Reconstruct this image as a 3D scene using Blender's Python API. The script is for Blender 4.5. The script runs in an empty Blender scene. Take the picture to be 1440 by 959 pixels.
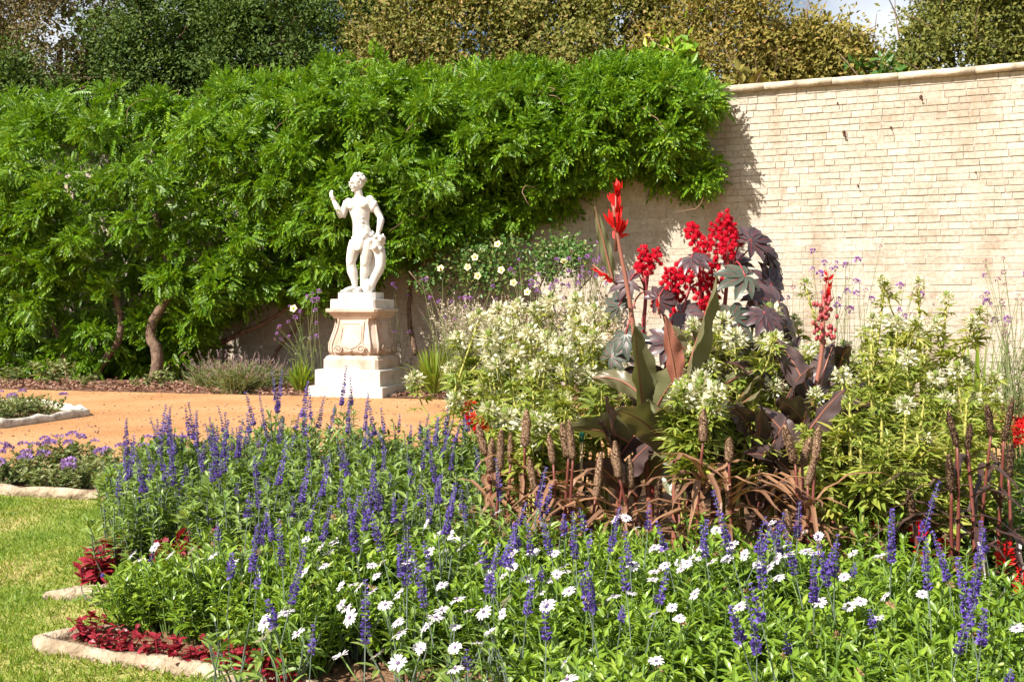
import bpy, bmesh, math, random
import numpy as np
from mathutils import Vector, Matrix
rng = np.random.default_rng(11); random.seed(11)
SC = bpy.context.scene; COL = SC.collection
PI = math.pi
# ------------------------------------------------------------------ camera, sky, sun, exposure
FPX, HOR, CAMZ = 1400.0, 440.0, 1.0          # focal length in photo pixels, horizon row, eye height
cam = bpy.data.cameras.new('camera'); camo = bpy.data.objects.new('camera', cam); COL.objects.link(camo)
camo.location = (0, 0, CAMZ); camo.rotation_euler = (PI/2, 0, 0)
cam.sensor_width = 36; cam.lens = 36*FPX/1440; cam.shift_y = -(479.5-HOR)/1440; cam.clip_end = 2000; cam.clip_start = .05
SC.camera = camo
SUN_AZ, SUN_EL = math.radians(226), math.radians(44)      # azimuth clockwise from +Y
sdir = Vector((math.sin(SUN_AZ)*math.cos(SUN_EL), math.cos(SUN_AZ)*math.cos(SUN_EL), math.sin(SUN_EL)))
w = bpy.data.worlds.new('World'); SC.world = w; w.use_nodes = True
nt = w.node_tree; bg = nt.nodes['Background']
sky = nt.nodes.new('ShaderNodeTexSky'); sky.sky_type = 'NISHITA'; sky.sun_disc = False
sky.sun_elevation = SUN_EL; sky.sun_rotation = SUN_AZ; sky.dust_density = 1.5
tc = nt.nodes.new('ShaderNodeTexCoord'); ns = nt.nodes.new('ShaderNodeTexNoise'); ns.inputs['Scale'].default_value = 3.2
ns.inputs['Detail'].default_value = 7
rp = nt.nodes.new('ShaderNodeValToRGB'); rp.color_ramp.elements[0].position = .42; rp.color_ramp.elements[1].position = .62
mx = nt.nodes.new('ShaderNodeMixRGB'); mx.inputs[2].default_value = (8.6, 9.0, 9.6, 1)
nt.links.new(tc.outputs['Generated'], ns.inputs['Vector']); nt.links.new(ns.outputs['Fac'], rp.inputs[0])
nt.links.new(rp.outputs[0], mx.inputs[0]); nt.links.new(sky.outputs[0], mx.inputs[1]); nt.links.new(mx.outputs[0], bg.inputs[0])
bg.inputs[1].default_value = .05
sl = bpy.data.lights.new('sun', 'SUN'); sl.energy = 5.0; sl.angle = math.radians(.53); sl.color = (1, .955, .87)
so = bpy.data.objects.new('sun', sl); COL.objects.link(so); so.rotation_euler = sdir.to_track_quat('Z', 'Y').to_euler(); so.location = (-6, -6, 9)
SC.view_settings.view_transform = 'Standard'; SC.view_settings.look = 'None'; SC.view_settings.exposure = 1.2; SC.view_settings.gamma = 1
SC.cycles.max_bounces = 7; SC.cycles.transparent_max_bounces = 4

# ------------------------------------------------------------------ helpers
def at(px, py, Y): return np.array(((px-720)*Y/FPX, Y, CAMZ-(py-HOR)*Y/FPX))
def gnd(px, py): Y = FPX*CAMZ/(py-HOR); return np.array(((px-720)*Y/FPX, Y, 0))
def U(a, b, n=None): return rng.uniform(a, b, n)
def nrm(v): v = np.asarray(v, float); return v/np.maximum(np.linalg.norm(v, axis=-1, keepdims=True), 1e-9)

def tag(o, label=None, cat=None, group=None, kind=None):
    if label: o['label'] = label
    if cat: o['category'] = cat
    if group: o['group'] = group
    if kind: o['kind'] = kind
    return o
def empty(name, loc=(0, 0, 0), rz=0, sc=None):
    o = bpy.data.objects.new(name, None); COL.objects.link(o); o.location = tuple(loc); o.rotation_euler = (0, 0, rz)
    o.empty_display_size = .1
    if sc: o.scale = sc
    return o
def copy_tree(o, parent=None):
    c = o.copy(); COL.objects.link(c)
    if parent: c.parent = parent
    for ch in o.children: copy_tree(ch, c)
    return c

LEAF = np.array([(0, 0, 0), (.5, .45, .06), (0, 1, -.1), (-.5, .45, .06)]), np.array([(0, 1, 2), (0, 2, 3)])
LEAFH = np.array([(0, 0, 0), (.38, .25, .07), (.46, .55, .05), (.2, .85, -.03), (0, 1, -.12), (-.2, .85, -.03), (-.46, .55, .05), (-.38, .25, .07), (0, .25, .0), (0, .55, 0), (0, .85, -.06)]), \
    np.array([(0, 1, 8), (0, 8, 7), (8, 1, 2), (8, 2, 9), (8, 9, 6), (8, 6, 7), (9, 2, 3), (9, 3, 10), (9, 10, 5), (9, 5, 6), (10, 3, 4), (10, 4, 5)])
class G:
    def __init__(s): s.V = []; s.F = []; s.n = 0
    def add(s, V, F, mi=0):
        V = np.asarray(V, float).reshape(-1, 3); F = np.asarray(F, int)
        s.V.append(V); s.F.append((F+s.n, mi)); s.n += len(V)
    def leaves(s, P, D, N, L, W, T=LEAF, mi=0):
        P = np.asarray(P, float).reshape(-1, 3); n = len(P)
        if n == 0: return
        y = nrm(np.broadcast_to(D, (n, 3))); x = nrm(np.cross(y, np.broadcast_to(N, (n, 3)))+1e-6); z = np.cross(x, y)
        L = np.broadcast_to(L, n)[:, None, None]; W = np.broadcast_to(W, n)[:, None, None]
        t, f = T
        V = P[:, None] + t[None, :, 0:1]*W*x[:, None] + t[None, :, 1:2]*L*y[:, None] + t[None, :, 2:3]*L*z[:, None]
        F = f[None] + (np.arange(n)*len(t))[:, None, None]
        s.add(V.reshape(-1, 3), F.reshape(-1, f.shape[1]), mi)
    def tube(s, pts, r, n=6, mi=0):
        pts = np.asarray(pts, float); m = len(pts); r = np.broadcast_to(r, m)
        t = np.gradient(pts, axis=0); t = nrm(t)
        ref = np.array((.13, .97, .21)) if abs(t[0][2]) > .7 else np.array((.05, .1, 1.))
        a = nrm(np.cross(t, ref)); b = np.cross(t, a)
        th = np.arange(n)*2*PI/n
        V = pts[:, None]+r[:, None, None]*(np.cos(th)[None, :, None]*a[:, None]+np.sin(th)[None, :, None]*b[:, None])
        i, j = np.meshgrid(np.arange(m-1), np.arange(n), indexing='ij'); k = (j+1) % n
        F = np.stack((i*n+j, i*n+k, (i+1)*n+k, (i+1)*n+j), -1).reshape(-1, 4)
        s.add(V.reshape(-1, 3), F, mi)
        c = np.concatenate((pts[:1], pts[-1:])); o = s.n-m*n
        s.V.append(c); F2 = [(s.n, o+(q+1) % n, o+q) for q in range(n)]+[(s.n+1, o+(m-1)*n+q, o+(m-1)*n+(q+1) % n) for q in range(n)]
        s.F.append((np.array(F2), mi)); s.n += 2
    def ribbon(s, pts, wid, ref=(0, 0, 1), fold=.15, mi=0):
        pts = np.asarray(pts, float); m = len(pts); t = nrm(np.gradient(pts, axis=0))
        side = nrm(np.cross(t, np.broadcast_to(ref, (m, 3)))+1e-6); up = np.cross(side, t); wid = np.broadcast_to(wid, m)[:, None]
        V = np.stack((pts-side*wid/2+up*wid*fold, pts, pts+side*wid/2+up*wid*fold), 1).reshape(-1, 3)
        F = []
        for i in range(m-1):
            a = i*3; F += [(a, a+1, a+4, a+3), (a+1, a+2, a+5, a+4)]
        s.add(V, F, mi)
    def ball(s, c, r, nu=8, nv=6, mi=0, rot=None, jit=0):
        r = np.broadcast_to(r, 3); u = np.arange(nu)*2*PI/nu; v = np.linspace(0, PI, nv+1)[1:-1]
        V = np.stack((np.sin(v)[:, None]*np.cos(u), np.sin(v)[:, None]*np.sin(u), np.cos(v)[:, None]+0*u), -1).reshape(-1, 3)
        V = np.concatenate((V, [(0, 0, 1), (0, 0, -1)]))
        if jit: V = V*(1+rng.normal(0, jit, (len(V), 1)))
        V = V*r
        if rot is not None: V = V@np.asarray(rot).T
        m = nv-1; F = []
        for i in range(m-1):
            for j in range(nu): k = (j+1) % nu; F.append((i*nu+j, (i+1)*nu+j, (i+1)*nu+k, i*nu+k))
        T = [(m*nu, j, (j+1) % nu) for j in range(nu)]+[(m*nu+1, (m-1)*nu+(j+1) % nu, (m-1)*nu+j) for j in range(nu)]
        o = s.n; s.V.append(V+np.asarray(c, float)); s.n += len(V)
        s.F.append((np.array(F)+o, mi)); s.F.append((np.array(T)+o, mi))
    def box(s, a, b, mi=0, jit=0):
        x0, y0, z0 = a; x1, y1, z1 = b
        V = np.array([(x0, y0, z0), (x1, y0, z0), (x1, y1, z0), (x0, y1, z0), (x0, y0, z1), (x1, y0, z1), (x1, y1, z1), (x0, y1, z1)], float)
        if jit: V += rng.normal(0, jit, V.shape)
        s.add(V, [(0, 3, 2, 1), (4, 5, 6, 7), (0, 1, 5, 4), (1, 2, 6, 5), (2, 3, 7, 6), (3, 0, 4, 7)], mi)
    def loft(s, rings, mi=0, cap=True):          # rings: list of (n,3), all the same n
        R = np.array(rings); m, n = R.shape[:2]
        i, j = np.meshgrid(np.arange(m-1), np.arange(n), indexing='ij'); k = (j+1) % n
        F = np.stack((i*n+j, i*n+k, (i+1)*n+k, (i+1)*n+j), -1).reshape(-1, 4); o = s.n
        s.add(R.reshape(-1, 3), F, mi)
        if cap:
            c = np.array((R[0].mean(0), R[-1].mean(0))); s.V.append(c)
            T = [(s.n, o+(q+1) % n, o+q) for q in range(n)]+[(s.n+1, o+(m-1)*n+q, o+(m-1)*n+(q+1) % n) for q in range(n)]
            s.F.append((np.array(T), mi)); s.n += 2
    def mesh(s, name, mats, smooth=True):
        me = bpy.data.meshes.new(name); V = np.concatenate(s.V) if s.V else np.zeros((0, 3))
        me.vertices.add(len(V)); me.vertices.foreach_set('co', V.ravel())
        idx = np.concatenate([f.ravel() for f, m in s.F]); cnt = np.concatenate([np.full(len(f), f.shape[1]) for f, m in s.F])
        mi = np.concatenate([np.full(len(f), m) for f, m in s.F])
        me.loops.add(len(idx)); me.loops.foreach_set('vertex_index', idx.astype(np.int32))
        me.polygons.add(len(cnt)); st = np.concatenate(([0], np.cumsum(cnt)[:-1]))
        me.polygons.foreach_set('loop_start', st.astype(np.int32)); me.polygons.foreach_set('loop_total', cnt.astype(np.int32))
        for m in (mats if isinstance(mats, (list, tuple)) else [mats]): me.materials.append(m)
        me.polygons.foreach_set('material_index', mi.astype(np.int32))
        me.polygons.foreach_set('use_smooth', np.full(len(cnt), smooth)); me.update(calc_edges=True); me.validate()
        return me
    def build(s, name, mats, parent=None, smooth=True):
        return link(name, s.mesh(name, mats, smooth), parent)
def link(name, me, parent=None):
    o = bpy.data.objects.new(name, me); COL.objects.link(o)
    if parent: o.parent = parent
    return o

# ------------------------------------------------------------------ materials
def ramp(nt, fac, cols):
    r = nt.nodes.new('ShaderNodeValToRGB'); e = r.color_ramp.elements
    while len(e) < len(cols): e.new(.5)
    for i, c in enumerate(cols):
        if len(c) == 4: e[i].position = c[3]
        else: e[i].position = i/(len(cols)-1)
        e[i].color = (*c[:3], 1)
    nt.links.new(fac, r.inputs[0]); return r.outputs[0]
def leafmat(name, cols, trans=.3, rough=.42, spec=.4, tcol=1.25):
    m = bpy.data.materials.new(name); m.use_nodes = True; nt = m.node_tree; b = nt.nodes['Principled BSDF']; out = nt.nodes['Material Output']
    g = nt.nodes.new('ShaderNodeNewGeometry'); oi = nt.nodes.new('ShaderNodeObjectInfo')
    mx = nt.nodes.new('ShaderNodeMath'); mx.operation = 'MULTIPLY_ADD'; mx.inputs[1].default_value = .62
    tcn = nt.nodes.new('ShaderNodeTexCoord'); nz = nt.nodes.new('ShaderNodeTexNoise'); nz.inputs['Scale'].default_value = 2.2; nz.inputs['Detail'].default_value = 3; nt.links.new(tcn.outputs['Object'], nz.inputs['Vector'])
    m3 = nt.nodes.new('ShaderNodeMath'); m3.operation = 'MULTIPLY_ADD'; m3.inputs[1].default_value = .5; m3.inputs[2].default_value = -.12; nt.links.new(nz.outputs['Fac'], m3.inputs[0])
    m2 = nt.nodes.new('ShaderNodeMath'); m2.operation = 'MULTIPLY'; m2.inputs[1].default_value = .22
    nt.links.new(oi.outputs['Random'], m2.inputs[0]); nt.links.new(g.outputs['Random Per Island'], mx.inputs[0]); m4 = nt.nodes.new('ShaderNodeMath'); m4.operation = 'ADD'; nt.links.new(m2.outputs[0], m4.inputs[0]); nt.links.new(m3.outputs[0], m4.inputs[1]); nt.links.new(m4.outputs[0], mx.inputs[2])
    c = ramp(nt, mx.outputs[0], cols)
    nt.links.new(c, b.inputs['Base Color']); b.inputs['Roughness'].default_value = rough; b.inputs['Specular IOR Level'].default_value = spec
    if trans > 0:
        t = nt.nodes.new('ShaderNodeBsdfTranslucent'); h = nt.nodes.new('ShaderNodeMixRGB'); h.blend_type = 'MULTIPLY'; h.inputs[0].default_value = 1
        h.inputs[2].default_value = (tcol*1.15, tcol*1.1, tcol*.5, 1); nt.links.new(c, h.inputs[1]); nt.links.new(h.outputs[0], t.inputs[0])
        ms = nt.nodes.new('ShaderNodeMixShader'); ms.inputs[0].default_value = trans
        nt.links.new(b.outputs[0], ms.inputs[1]); nt.links.new(t.outputs[0], ms.inputs[2]); nt.links.new(ms.outputs[0], out.inputs[0])
    return m
def noisemat(name, cols, scale=8, rough=.9, bump=.3, bscale=60, detail=6, spec=.2, bdist=.01, scale2=None, cols2=None):
    m = bpy.data.materials.new(name); m.use_nodes = True; nt = m.node_tree; b = nt.nodes['Principled BSDF']
    tc = nt.nodes.new('ShaderNodeTexCoord'); n = nt.nodes.new('ShaderNodeTexNoise'); n.inputs['Scale'].default_value = scale; n.inputs['Detail'].default_value = detail
    nt.links.new(tc.outputs['Object'], n.inputs['Vector']); c = ramp(nt, n.outputs['Fac'], cols)
    if scale2:
        n3 = nt.nodes.new('ShaderNodeTexNoise'); n3.inputs['Scale'].default_value = scale2; n3.inputs['Detail'].default_value = 5
        nt.links.new(tc.outputs['Object'], n3.inputs['Vector']); c3 = ramp(nt, n3.outputs['Fac'], cols2)
        h = nt.nodes.new('ShaderNodeMixRGB'); h.blend_type = 'MULTIPLY'; h.inputs[0].default_value = 1
        nt.links.new(c, h.inputs[1]); nt.links.new(c3, h.inputs[2]); c = h.outputs[0]
    nt.links.new(c, b.inputs['Base Color'])
    b.inputs['Roughness'].default_value = rough; b.inputs['Specular IOR Level'].default_value = spec
    n2 = nt.nodes.new('ShaderNodeTexNoise'); n2.inputs['Scale'].default_value = bscale; n2.inputs['Detail'].default_value = 6; nt.links.new(tc.outputs['Object'], n2.inputs['Vector'])
    bp = nt.nodes.new('ShaderNodeBump'); bp.inputs['Strength'].default_value = bump; bp.inputs['Distance'].default_value = bdist
    nt.links.new(n2.outputs['Fac'], bp.inputs['Height']); nt.links.new(bp.outputs[0], b.inputs['Normal'])
    return m
def g3(c, a=.75, b=1.3): return [tuple(x*a for x in c), c, tuple(x*b for x in c)]
MT = {}
MT['lawn'] = noisemat('lawn_ground', [(.11, .17, .025, .33), (.22, .25, .05, .5), (.40, .32, .13, .68)], 2.2, 1, .6, 90)
MT['grass'] = leafmat('grass_blade', [(.10, .19, .016, 0), (.18, .27, .025, .5), (.27, .31, .05, .8), (.46, .38, .15, 1)], .3, .5, .3)
MT['gravel'] = noisemat('orange_gravel', [(.45, .225, .095, .3), (.56, .30, .14, .55), (.60, .335, .17, .75)], 1.1, 1, 1, 130, 10, .1, .02, 45, [(.62, .56, .5, .33), (1, 1, 1, .5), (1.08, 1.08, 1.08, .75)])
MT['soil'] = noisemat('bed_soil', [(.10, .055, .03, .3), (.2, .115, .065, .55), (.30, .19, .12, .75)], 18, 1, 1, 50, 8, .1, .03)
MT['mulch'] = noisemat('bark_mulch', [(.07, .035, .022, .3), (.19, .1, .065, .55), (.27, .16, .11, .75)], 20, 1, 1, 40, 8, .1, .03)
MT['chip'] = leafmat('bark_chip', [(.10, .045, .025), (.22, .11, .07), (.36, .23, .17)], 0, .9, .1)
MT['stone'] = noisemat('edging_stone', [(.17, .12, .075, .36), (.33, .25, .17, .5), (.43, .35, .26, .68)], 11, .95, 1, 38, 9, .1, .025)
MT['kerb_stone'] = noisemat('old_kerb', [(.25, .22, .18, .3), (.5, .45, .37, .5), (.62, .57, .5, .7)], 12, .95, .6, 45)
MT['marble'] = noisemat('white_marble', [(.42, .395, .355, .28), (.58, .555, .515, .48), (.64, .62, .58, .7)], 9, .65, .35, 55, 8, .25, .006, 2.6, [(.72, .70, .66, .33), (1, 1, 1, .5), (1, 1, 1, 1)])
MT['sand'] = noisemat('pink_sandstone', [(.33, .235, .175, .3), (.47, .37, .295, .5), (.53, .44, .36, .7)], 5, .9, .25, 60, 7, .15, .006)
MT['pale_stone'] = noisemat('pale_limestone', [(.36, .325, .28, .3), (.51, .475, .42, .5), (.56, .53, .48, .7)], 6, .85, .2, 60, 6, .2, .006)
MT['mortar'] = noisemat('lime_mortar', [(.27, .235, .19, .3), (.42, .375, .32, .5), (.48, .44, .385, .7)], 6, 1, .6, 90)
MT['rust'] = noisemat('rusty_iron', g3((.10, .045, .03)), 30, .8, .5, 60)
MT['coping'] = noisemat('weathered_coping', [(.24, .19, .14, .3), (.46, .38, .28, .5), (.58, .50, .39, .7)], 5, .95, .7, 40)
MT['bark'] = noisemat('bark', [(.08, .05, .035, .3), (.2, .13, .09, .6)], 14, .95, .8, 30, 6, .1, .02)
MT['twig'] = leafmat('twig', [(.14, .08, .05), (.3, .2, .13)], 0, .9, .1)
MT['wisteria'] = leafmat('wisteria_leaf', [(.045, .115, .004, 0), (.09, .19, .005, .4), (.155, .265, .008, .68), (.26, .35, .015, .92), (.42, .34, .04, 1)], .24, .45, .3, 1.3)
MT['rose_leaf'] = leafmat('rose_leaf', [(.03, .08, .012), (.05, .13, .02), (.10, .18, .035), (.22, .17, .05)], .25)
MT['cream'] = leafmat('cream_petal', [(.75, .62, .32), (.8, .74, .5)], .3, .6, .2)
MT['yellow'] = leafmat('yellow_centre', [(.7, .42, .03), (.75, .5, .06)], 0, .7, .2)
MT['tree_dark'] = leafmat('dark_evergreen_leaf', [(.035, .065, .015, 0), (.07, .115, .022, .5), (.13, .175, .035, .85), (.24, .2, .08, 1)], .2, .65, .15)
MT['tree_olive'] = leafmat('olive_leaf', [(.07, .085, .018, 0), (.13, .14, .028, .45), (.21, .19, .045, .75), (.36, .23, .10, 1)], .2, .65, .15)
MT['tree_brown'] = leafmat('brownish_leaf', [(.10, .075, .04, 0), (.18, .13, .07, .4), (.15, .15, .055, .65), (.36, .24, .16, 1)], .2, .65, .15)
MT['tree_gold'] = leafmat('golden_olive_leaf', [(.09, .085, .018, 0), (.19, .165, .035, .4), (.26, .21, .05, .7), (.42, .19, .08, 1)], .2, .65, .15)
MT['sapling'] = leafmat('elder_leaf', [(.05, .12, .02), (.09, .19, .03)], .3)
MT['lav_leaf'] = leafmat('lavender_leaf', [(.10, .13, .045), (.19, .22, .08), (.27, .26, .12)], .2, .7, .2)
MT['lav_fl'] = leafmat('dry_lavender', [(.22, .15, .15), (.36, .24, .24)], .2, .8, .1)
MT['strap'] = leafmat('strap_leaf', [(.10, .17, .015), (.21, .29, .03), (.38, .40, .08)], .3, .4, .4)
MT['greygreen'] = leafmat('grey_green_leaf', [(.10, .135, .045), (.19, .225, .085), (.30, .29, .14)], .25, .6, .2)
MT['salvia_leaf'] = leafmat('salvia_leaf', [(.075, .135, .022), (.125, .20, .032), (.185, .26, .05), (.27, .33, .10)], .3, .42, .4)
MT['salvia_fl'] = leafmat('salvia_floret', [(.05, .022, .16), (.09, .05, .27), (.14, .085, .38), (.22, .15, .46)], .25, .6, .2, 1)
MT['salvia_st'] = leafmat('salvia_stem', [(.10, .14, .08), (.13, .15, .14)], 0, .7, .2)
MT['daisy_leaf'] = leafmat('daisy_leaf', [(.075, .15, .010, 0), (.14, .23, .016, .4), (.21, .31, .028, .75), (.33, .40, .055, 1)], .32, .36, .45)
MT['stem'] = leafmat('green_stem', [(.07, .13, .025), (.13, .2, .05)], 0, .6, .3)
MT['petal'] = leafmat('white_petal', [(.60, .53, .60), (.70, .66, .70)], .3, .6, .2, .9)
MT['disc'] = leafmat('purple_disc', [(.09, .045, .14), (.2, .12, .22)], 0, .7, .2)
MT['seedbrown'] = leafmat('brown_seedhead', [(.18, .10, .05), (.28, .18, .09)], .1, .8, .1)
MT['coleus'] = leafmat('red_coleus_leaf', [(.12, .007, .014), (.25, .014, .026), (.38, .04, .06)], .28, .4, .4, .9)
MT['ager_fl'] = leafmat('mauve_floret', [(.26, .14, .42), (.42, .27, .58)], .25, .7, .1, 1)
MT['verb_fl'] = leafmat('verbena_floret', [(.26, .11, .36), (.4, .2, .5)], .25, .7, .1, 1)
MT['verb_seed'] = leafmat('verbena_faded', [(.2, .08, .11), (.3, .14, .2)], .2, .8, .1, 1)
MT['cleo_leaf'] = leafmat('cleome_leaf', [(.10, .165, .022, 0), (.20, .255, .04, .4), (.32, .34, .06, .75), (.46, .40, .10, 1)], .35, .45, .35)
MT['cleo_st'] = leafmat('cleome_stem', [(.27, .27, .06), (.40, .36, .10)], 0, .6, .3)
MT['cleo_fl'] = leafmat('cleome_petal', [(.62, .59, .42), (.72, .70, .56)], .35, .6, .2, .95)
MT['plume'] = leafmat('plume_petal', [(.55, .42, .36), (.75, .65, .55)], .3, .7, .1, .95)
MT['canna_leaf'] = leafmat('bronze_canna_leaf', [(.09, .115, .04), (.14, .14, .065), (.18, .12, .08)], .3, .38, .45)
MT['canna_dark'] = leafmat('dark_canna_leaf', [(.05, .028, .03), (.08, .052, .05), (.11, .065, .06)], .22, .35, .5, 1.1)
MT['canna_st'] = leafmat('canna_stem', [(.20, .055, .04), (.28, .11, .07)], 0, .5, .4)
MT['red_fl'] = leafmat('scarlet_petal', [(.55, .008, .012), (.7, .025, .02)], .3, .5, .2, .8)
MT['castor_leaf'] = leafmat('castor_leaf', [(.04, .022, .026), (.075, .045, .05), (.11, .08, .08)], .2, .35, .5, 1.1)
MT['castor_green'] = leafmat('castor_leaf_green', [(.045, .055, .04), (.08, .09, .065)], .2, .35, .5, 1.1)
MT['castor_st'] = leafmat('castor_stem', [(.2, .02, .03), (.33, .05, .05)], 0, .45, .4)
MT['castor_seed'] = leafmat('castor_pod', [(.46, .005, .018), (.66, .012, .035)], .1, .8, .08, .8)
MT['millet_head'] = noisemat('millet_head', [(.10, .055, .035, .35), (.28, .17, .105, .55), (.42, .29, .19, .7)], 150, .9, 1, 220, 2, .1, .01)
MT['millet_dark'] = noisemat('millet_head_dark', [(.03, .015, .012, .35), (.10, .055, .035, .55), (.3, .2, .1, .7)], 150, .9, 1, 220, 2, .1, .01)
MT['millet_leaf'] = leafmat('millet_leaf', [(.07, .028, .02, 0), (.13, .06, .035, .4), (.32, .17, .09, .75), (.5, .33, .19, 1)], .25, .45, .35, 1)
MT['millet_leaf_dark'] = leafmat('millet_leaf_dark', [(.03, .014, .013, 0), (.055, .028, .022, .6), (.12, .07, .04, .85), (.4, .22, .11, 1)], .2, .38, .5, 1)
MT['millet_st'] = leafmat('millet_stem', [(.09, .022, .018), (.17, .045, .03)], 0, .5, .4)
MT['rs_leaf'] = leafmat('scarlet_salvia_leaf', [(.025, .07, .014), (.05, .12, .025)], .28)
MT['cane'] = leafmat('bamboo_cane', [(.35, .25, .11), (.42, .3, .15)], 0, .5, .3)
MT['cap'] = leafmat('green_cap', [(.01, .13, .07), (.012, .15, .08)], 0, .4, .4)
# brick: colour per brick plus fine stains
def brickmat():
    m = leafmat('buff_brick', [(.385, .33, .265, 0), (.425, .37, .30, .35), (.45, .395, .325, .65), (.49, .44, .375, .88), (.39, .355, .31, .95), (.43, .345, .27, 1)], 0, .92, .1)
    nt = m.node_tree; b = nt.nodes['Principled BSDF']; c = b.inputs['Base Color'].links[0].from_socket
    tc = nt.nodes.new('ShaderNodeTexCoord'); cur = c
    for sc, cols, fac in ((1.3, [(.80, .72, .66, .32), (1, 1, 1, .48), (1, 1, 1, 1)], .8), (22, [(.72, .66, .6, .3), (1, 1, 1, .55), (1.05, 1.04, 1.02, 1)], .8)):
        n = nt.nodes.new('ShaderNodeTexNoise'); n.inputs['Scale'].default_value = sc; n.inputs['Detail'].default_value = 8; nt.links.new(tc.outputs['Object'], n.inputs['Vector'])
        r = ramp(nt, n.outputs['Fac'], cols); h = nt.nodes.new('ShaderNodeMixRGB'); h.blend_type = 'MULTIPLY'; h.inputs[0].default_value = fac
        nt.links.new(cur, h.inputs[1]); nt.links.new(r, h.inputs[2]); cur = h.outputs[0]
    mp = nt.nodes.new('ShaderNodeMapping'); mp.inputs['Scale'].default_value = (2.6, 2.6, .28); nt.links.new(tc.outputs['Object'], mp.inputs['Vector'])
    n = nt.nodes.new('ShaderNodeTexNoise'); n.inputs['Scale'].default_value = 1; n.inputs['Detail'].default_value = 7; nt.links.new(mp.outputs[0], n.inputs['Vector'])
    r = ramp(nt, n.outputs['Fac'], [(.76, .66, .58, .3), (.96, .93, .90, .4), (1, 1, 1, .5), (1.04, 1.05, 1.06, .7)]); h = nt.nodes.new('ShaderNodeMixRGB'); h.blend_type = 'MULTIPLY'; h.inputs[0].default_value = .85
    nt.links.new(cur, h.inputs[1]); nt.links.new(r, h.inputs[2]); cur = h.outputs[0]
    nt.links.new(cur, b.inputs['Base Color'])
    n = nt.nodes.new('ShaderNodeTexNoise'); n.inputs['Scale'].default_value = 70; n.inputs['Detail'].default_value = 6; nt.links.new(tc.outputs['Object'], n.inputs['Vector'])
    bp = nt.nodes.new('ShaderNodeBump'); bp.inputs['Strength'].default_value = .6; bp.inputs['Distance'].default_value = .008
    nt.links.new(n.outputs['Fac'], bp.inputs['Height']); nt.links.new(bp.outputs[0], b.inputs['Normal'])
    return m
MT['brick'] = brickmat()

# ------------------------------------------------------------------ ground, path, beds
def sheet(name, poly, z, m, kind='structure'):
    bm = bmesh.new(); bm.faces.new([bm.verts.new((p[0], p[1], z)) for p in poly]); bmesh.ops.triangulate(bm, faces=bm.faces)
    me = bpy.data.meshes.new(name); bm.to_mesh(me); bm.free(); me.materials.append(m)
    return tag(link(name, me), kind=kind)
def far(X, o=0): return 11.31-.258*X+o                    # far edge of the path
def wallY(X, d=0): return 14-.385*X-1.0715*d               # wall front, d metres in front of it
sheet('ground', [(-300, -100), (300, -100), (300, 600), (-300, 600)], 0, MT['lawn'])
sheet('path', [(-30, 9), (-4.6, 6.6), (-1.4, 5.75), (2, 5.3), (8, 4.2), (30, -1), (30, far(30)), (-30, far(-30))], .004, MT['gravel'])
sheet('border_soil', [(x, far(x)+.05*math.sin(x*5)+.03*math.sin(x*13)) for x in np.linspace(-30, 20, 220)]+[(20, wallY(20)), (-30, wallY(-30))], .008, MT['mulch'])
MAIN = [(-1.42, 2.97), (-.79, 2.72), (0, 2.43), (1.1, 2.0), (2.2, 1.6), (2.6, 2.4), (1.66, 3.3), (1.5, 3.52), (2.6, 3.2), (4.5, 3.0), (6, 3.6), (5.5, 4.6), (3.7, 5.5), (2.9, 6.7), (1.7, 6.6), (1.1, 5.45), (-.6, 5.62), (-1.9, 5.2), (-1.8, 4.2), (-1.25, 3.62), (-1.58, 3.5), (-.95, 3.42), (-.8, 3.3), (-1.2, 3.12)]
sheet('flower_bed_soil', MAIN, .012, MT['soil'])
sheet('side_bed_soil', [(-8, 6.9), (-2.82, 5.5), (-1.95, 5.27), (-1.4, 5.75), (-4.6, 6.6), (-8, 7.5)], .013, MT['soil'])
sheet('far_bed_soil', [(-4.15, 9.65), (-4.42, 8.6), (-7, 8.0), (-9, 11), (-4.96, 10.6)], .014, MT['soil'])
# edging stones
def edging(name, pts, label, wid=.09, h=.07, m='stone', cat='stone edging'):
    g = G(); P = [np.array((*p, 0.)) for p in pts]; cur = [P[0]]
    for a, b in zip(P[:-1], P[1:]):
        n = max(2, int(np.linalg.norm(b-a)/.07))
        for k in range(1, n+1): cur.append(a+(b-a)*k/n)
    C = np.array(cur); t = nrm(np.gradient(C, axis=0)); s = np.cross(t, (0, 0, 1)); rings = []
    for c, q in zip(C, s):
        ww = wid*(1+rng.normal(0, .10)); hh = h*(1+rng.normal(0, .13)); off = q*rng.normal(0, .004)
        rings.append([c+off+q*x*ww+np.array((0, 0, z*hh)) for x, z in ((-.55, -.3), (-.52, .6), (-.36, .95), (0, 1.03), (.34, .93), (.52, .55), (.55, -.3))])
    g.loft(rings); return tag(g.build(name, MT[m]), label, cat)
edging('stone_edging', [(-1.18, 3.13), (-1.3, 3.06), (-1.42, 2.98), (-1.36, 2.93), (-.79, 2.72), (0, 2.43), (1.1, 2.0), (2.2, 1.6)], 'pale stone edging curving to a point on the lawn before the nearest red coleus', .046, .036)
edging('stone_edging', [(-1.2, 3.72), (-1.4, 3.6), (-1.61, 3.48), (-1.2, 3.5), (-.9, 3.45)], 'pointed stone edging round the second clump of red coleus further up the lawn', .04, .036)
edging('stone_edging', [(-8, 6.9), (-2.85, 5.5), (-2.4, 5.38), (-1.95, 5.27)], 'long straight stone edging between lawn and mauve flowered side bed', .06, .05)
edging('stone_edging', [(1.5, 3.5), (1.66, 3.38), (1.95, 3.3), (2.6, 3.15), (4.5, 2.95)], 'pale stone edging beside scarlet salvia at the right end of the bed', .07, .05)
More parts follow.
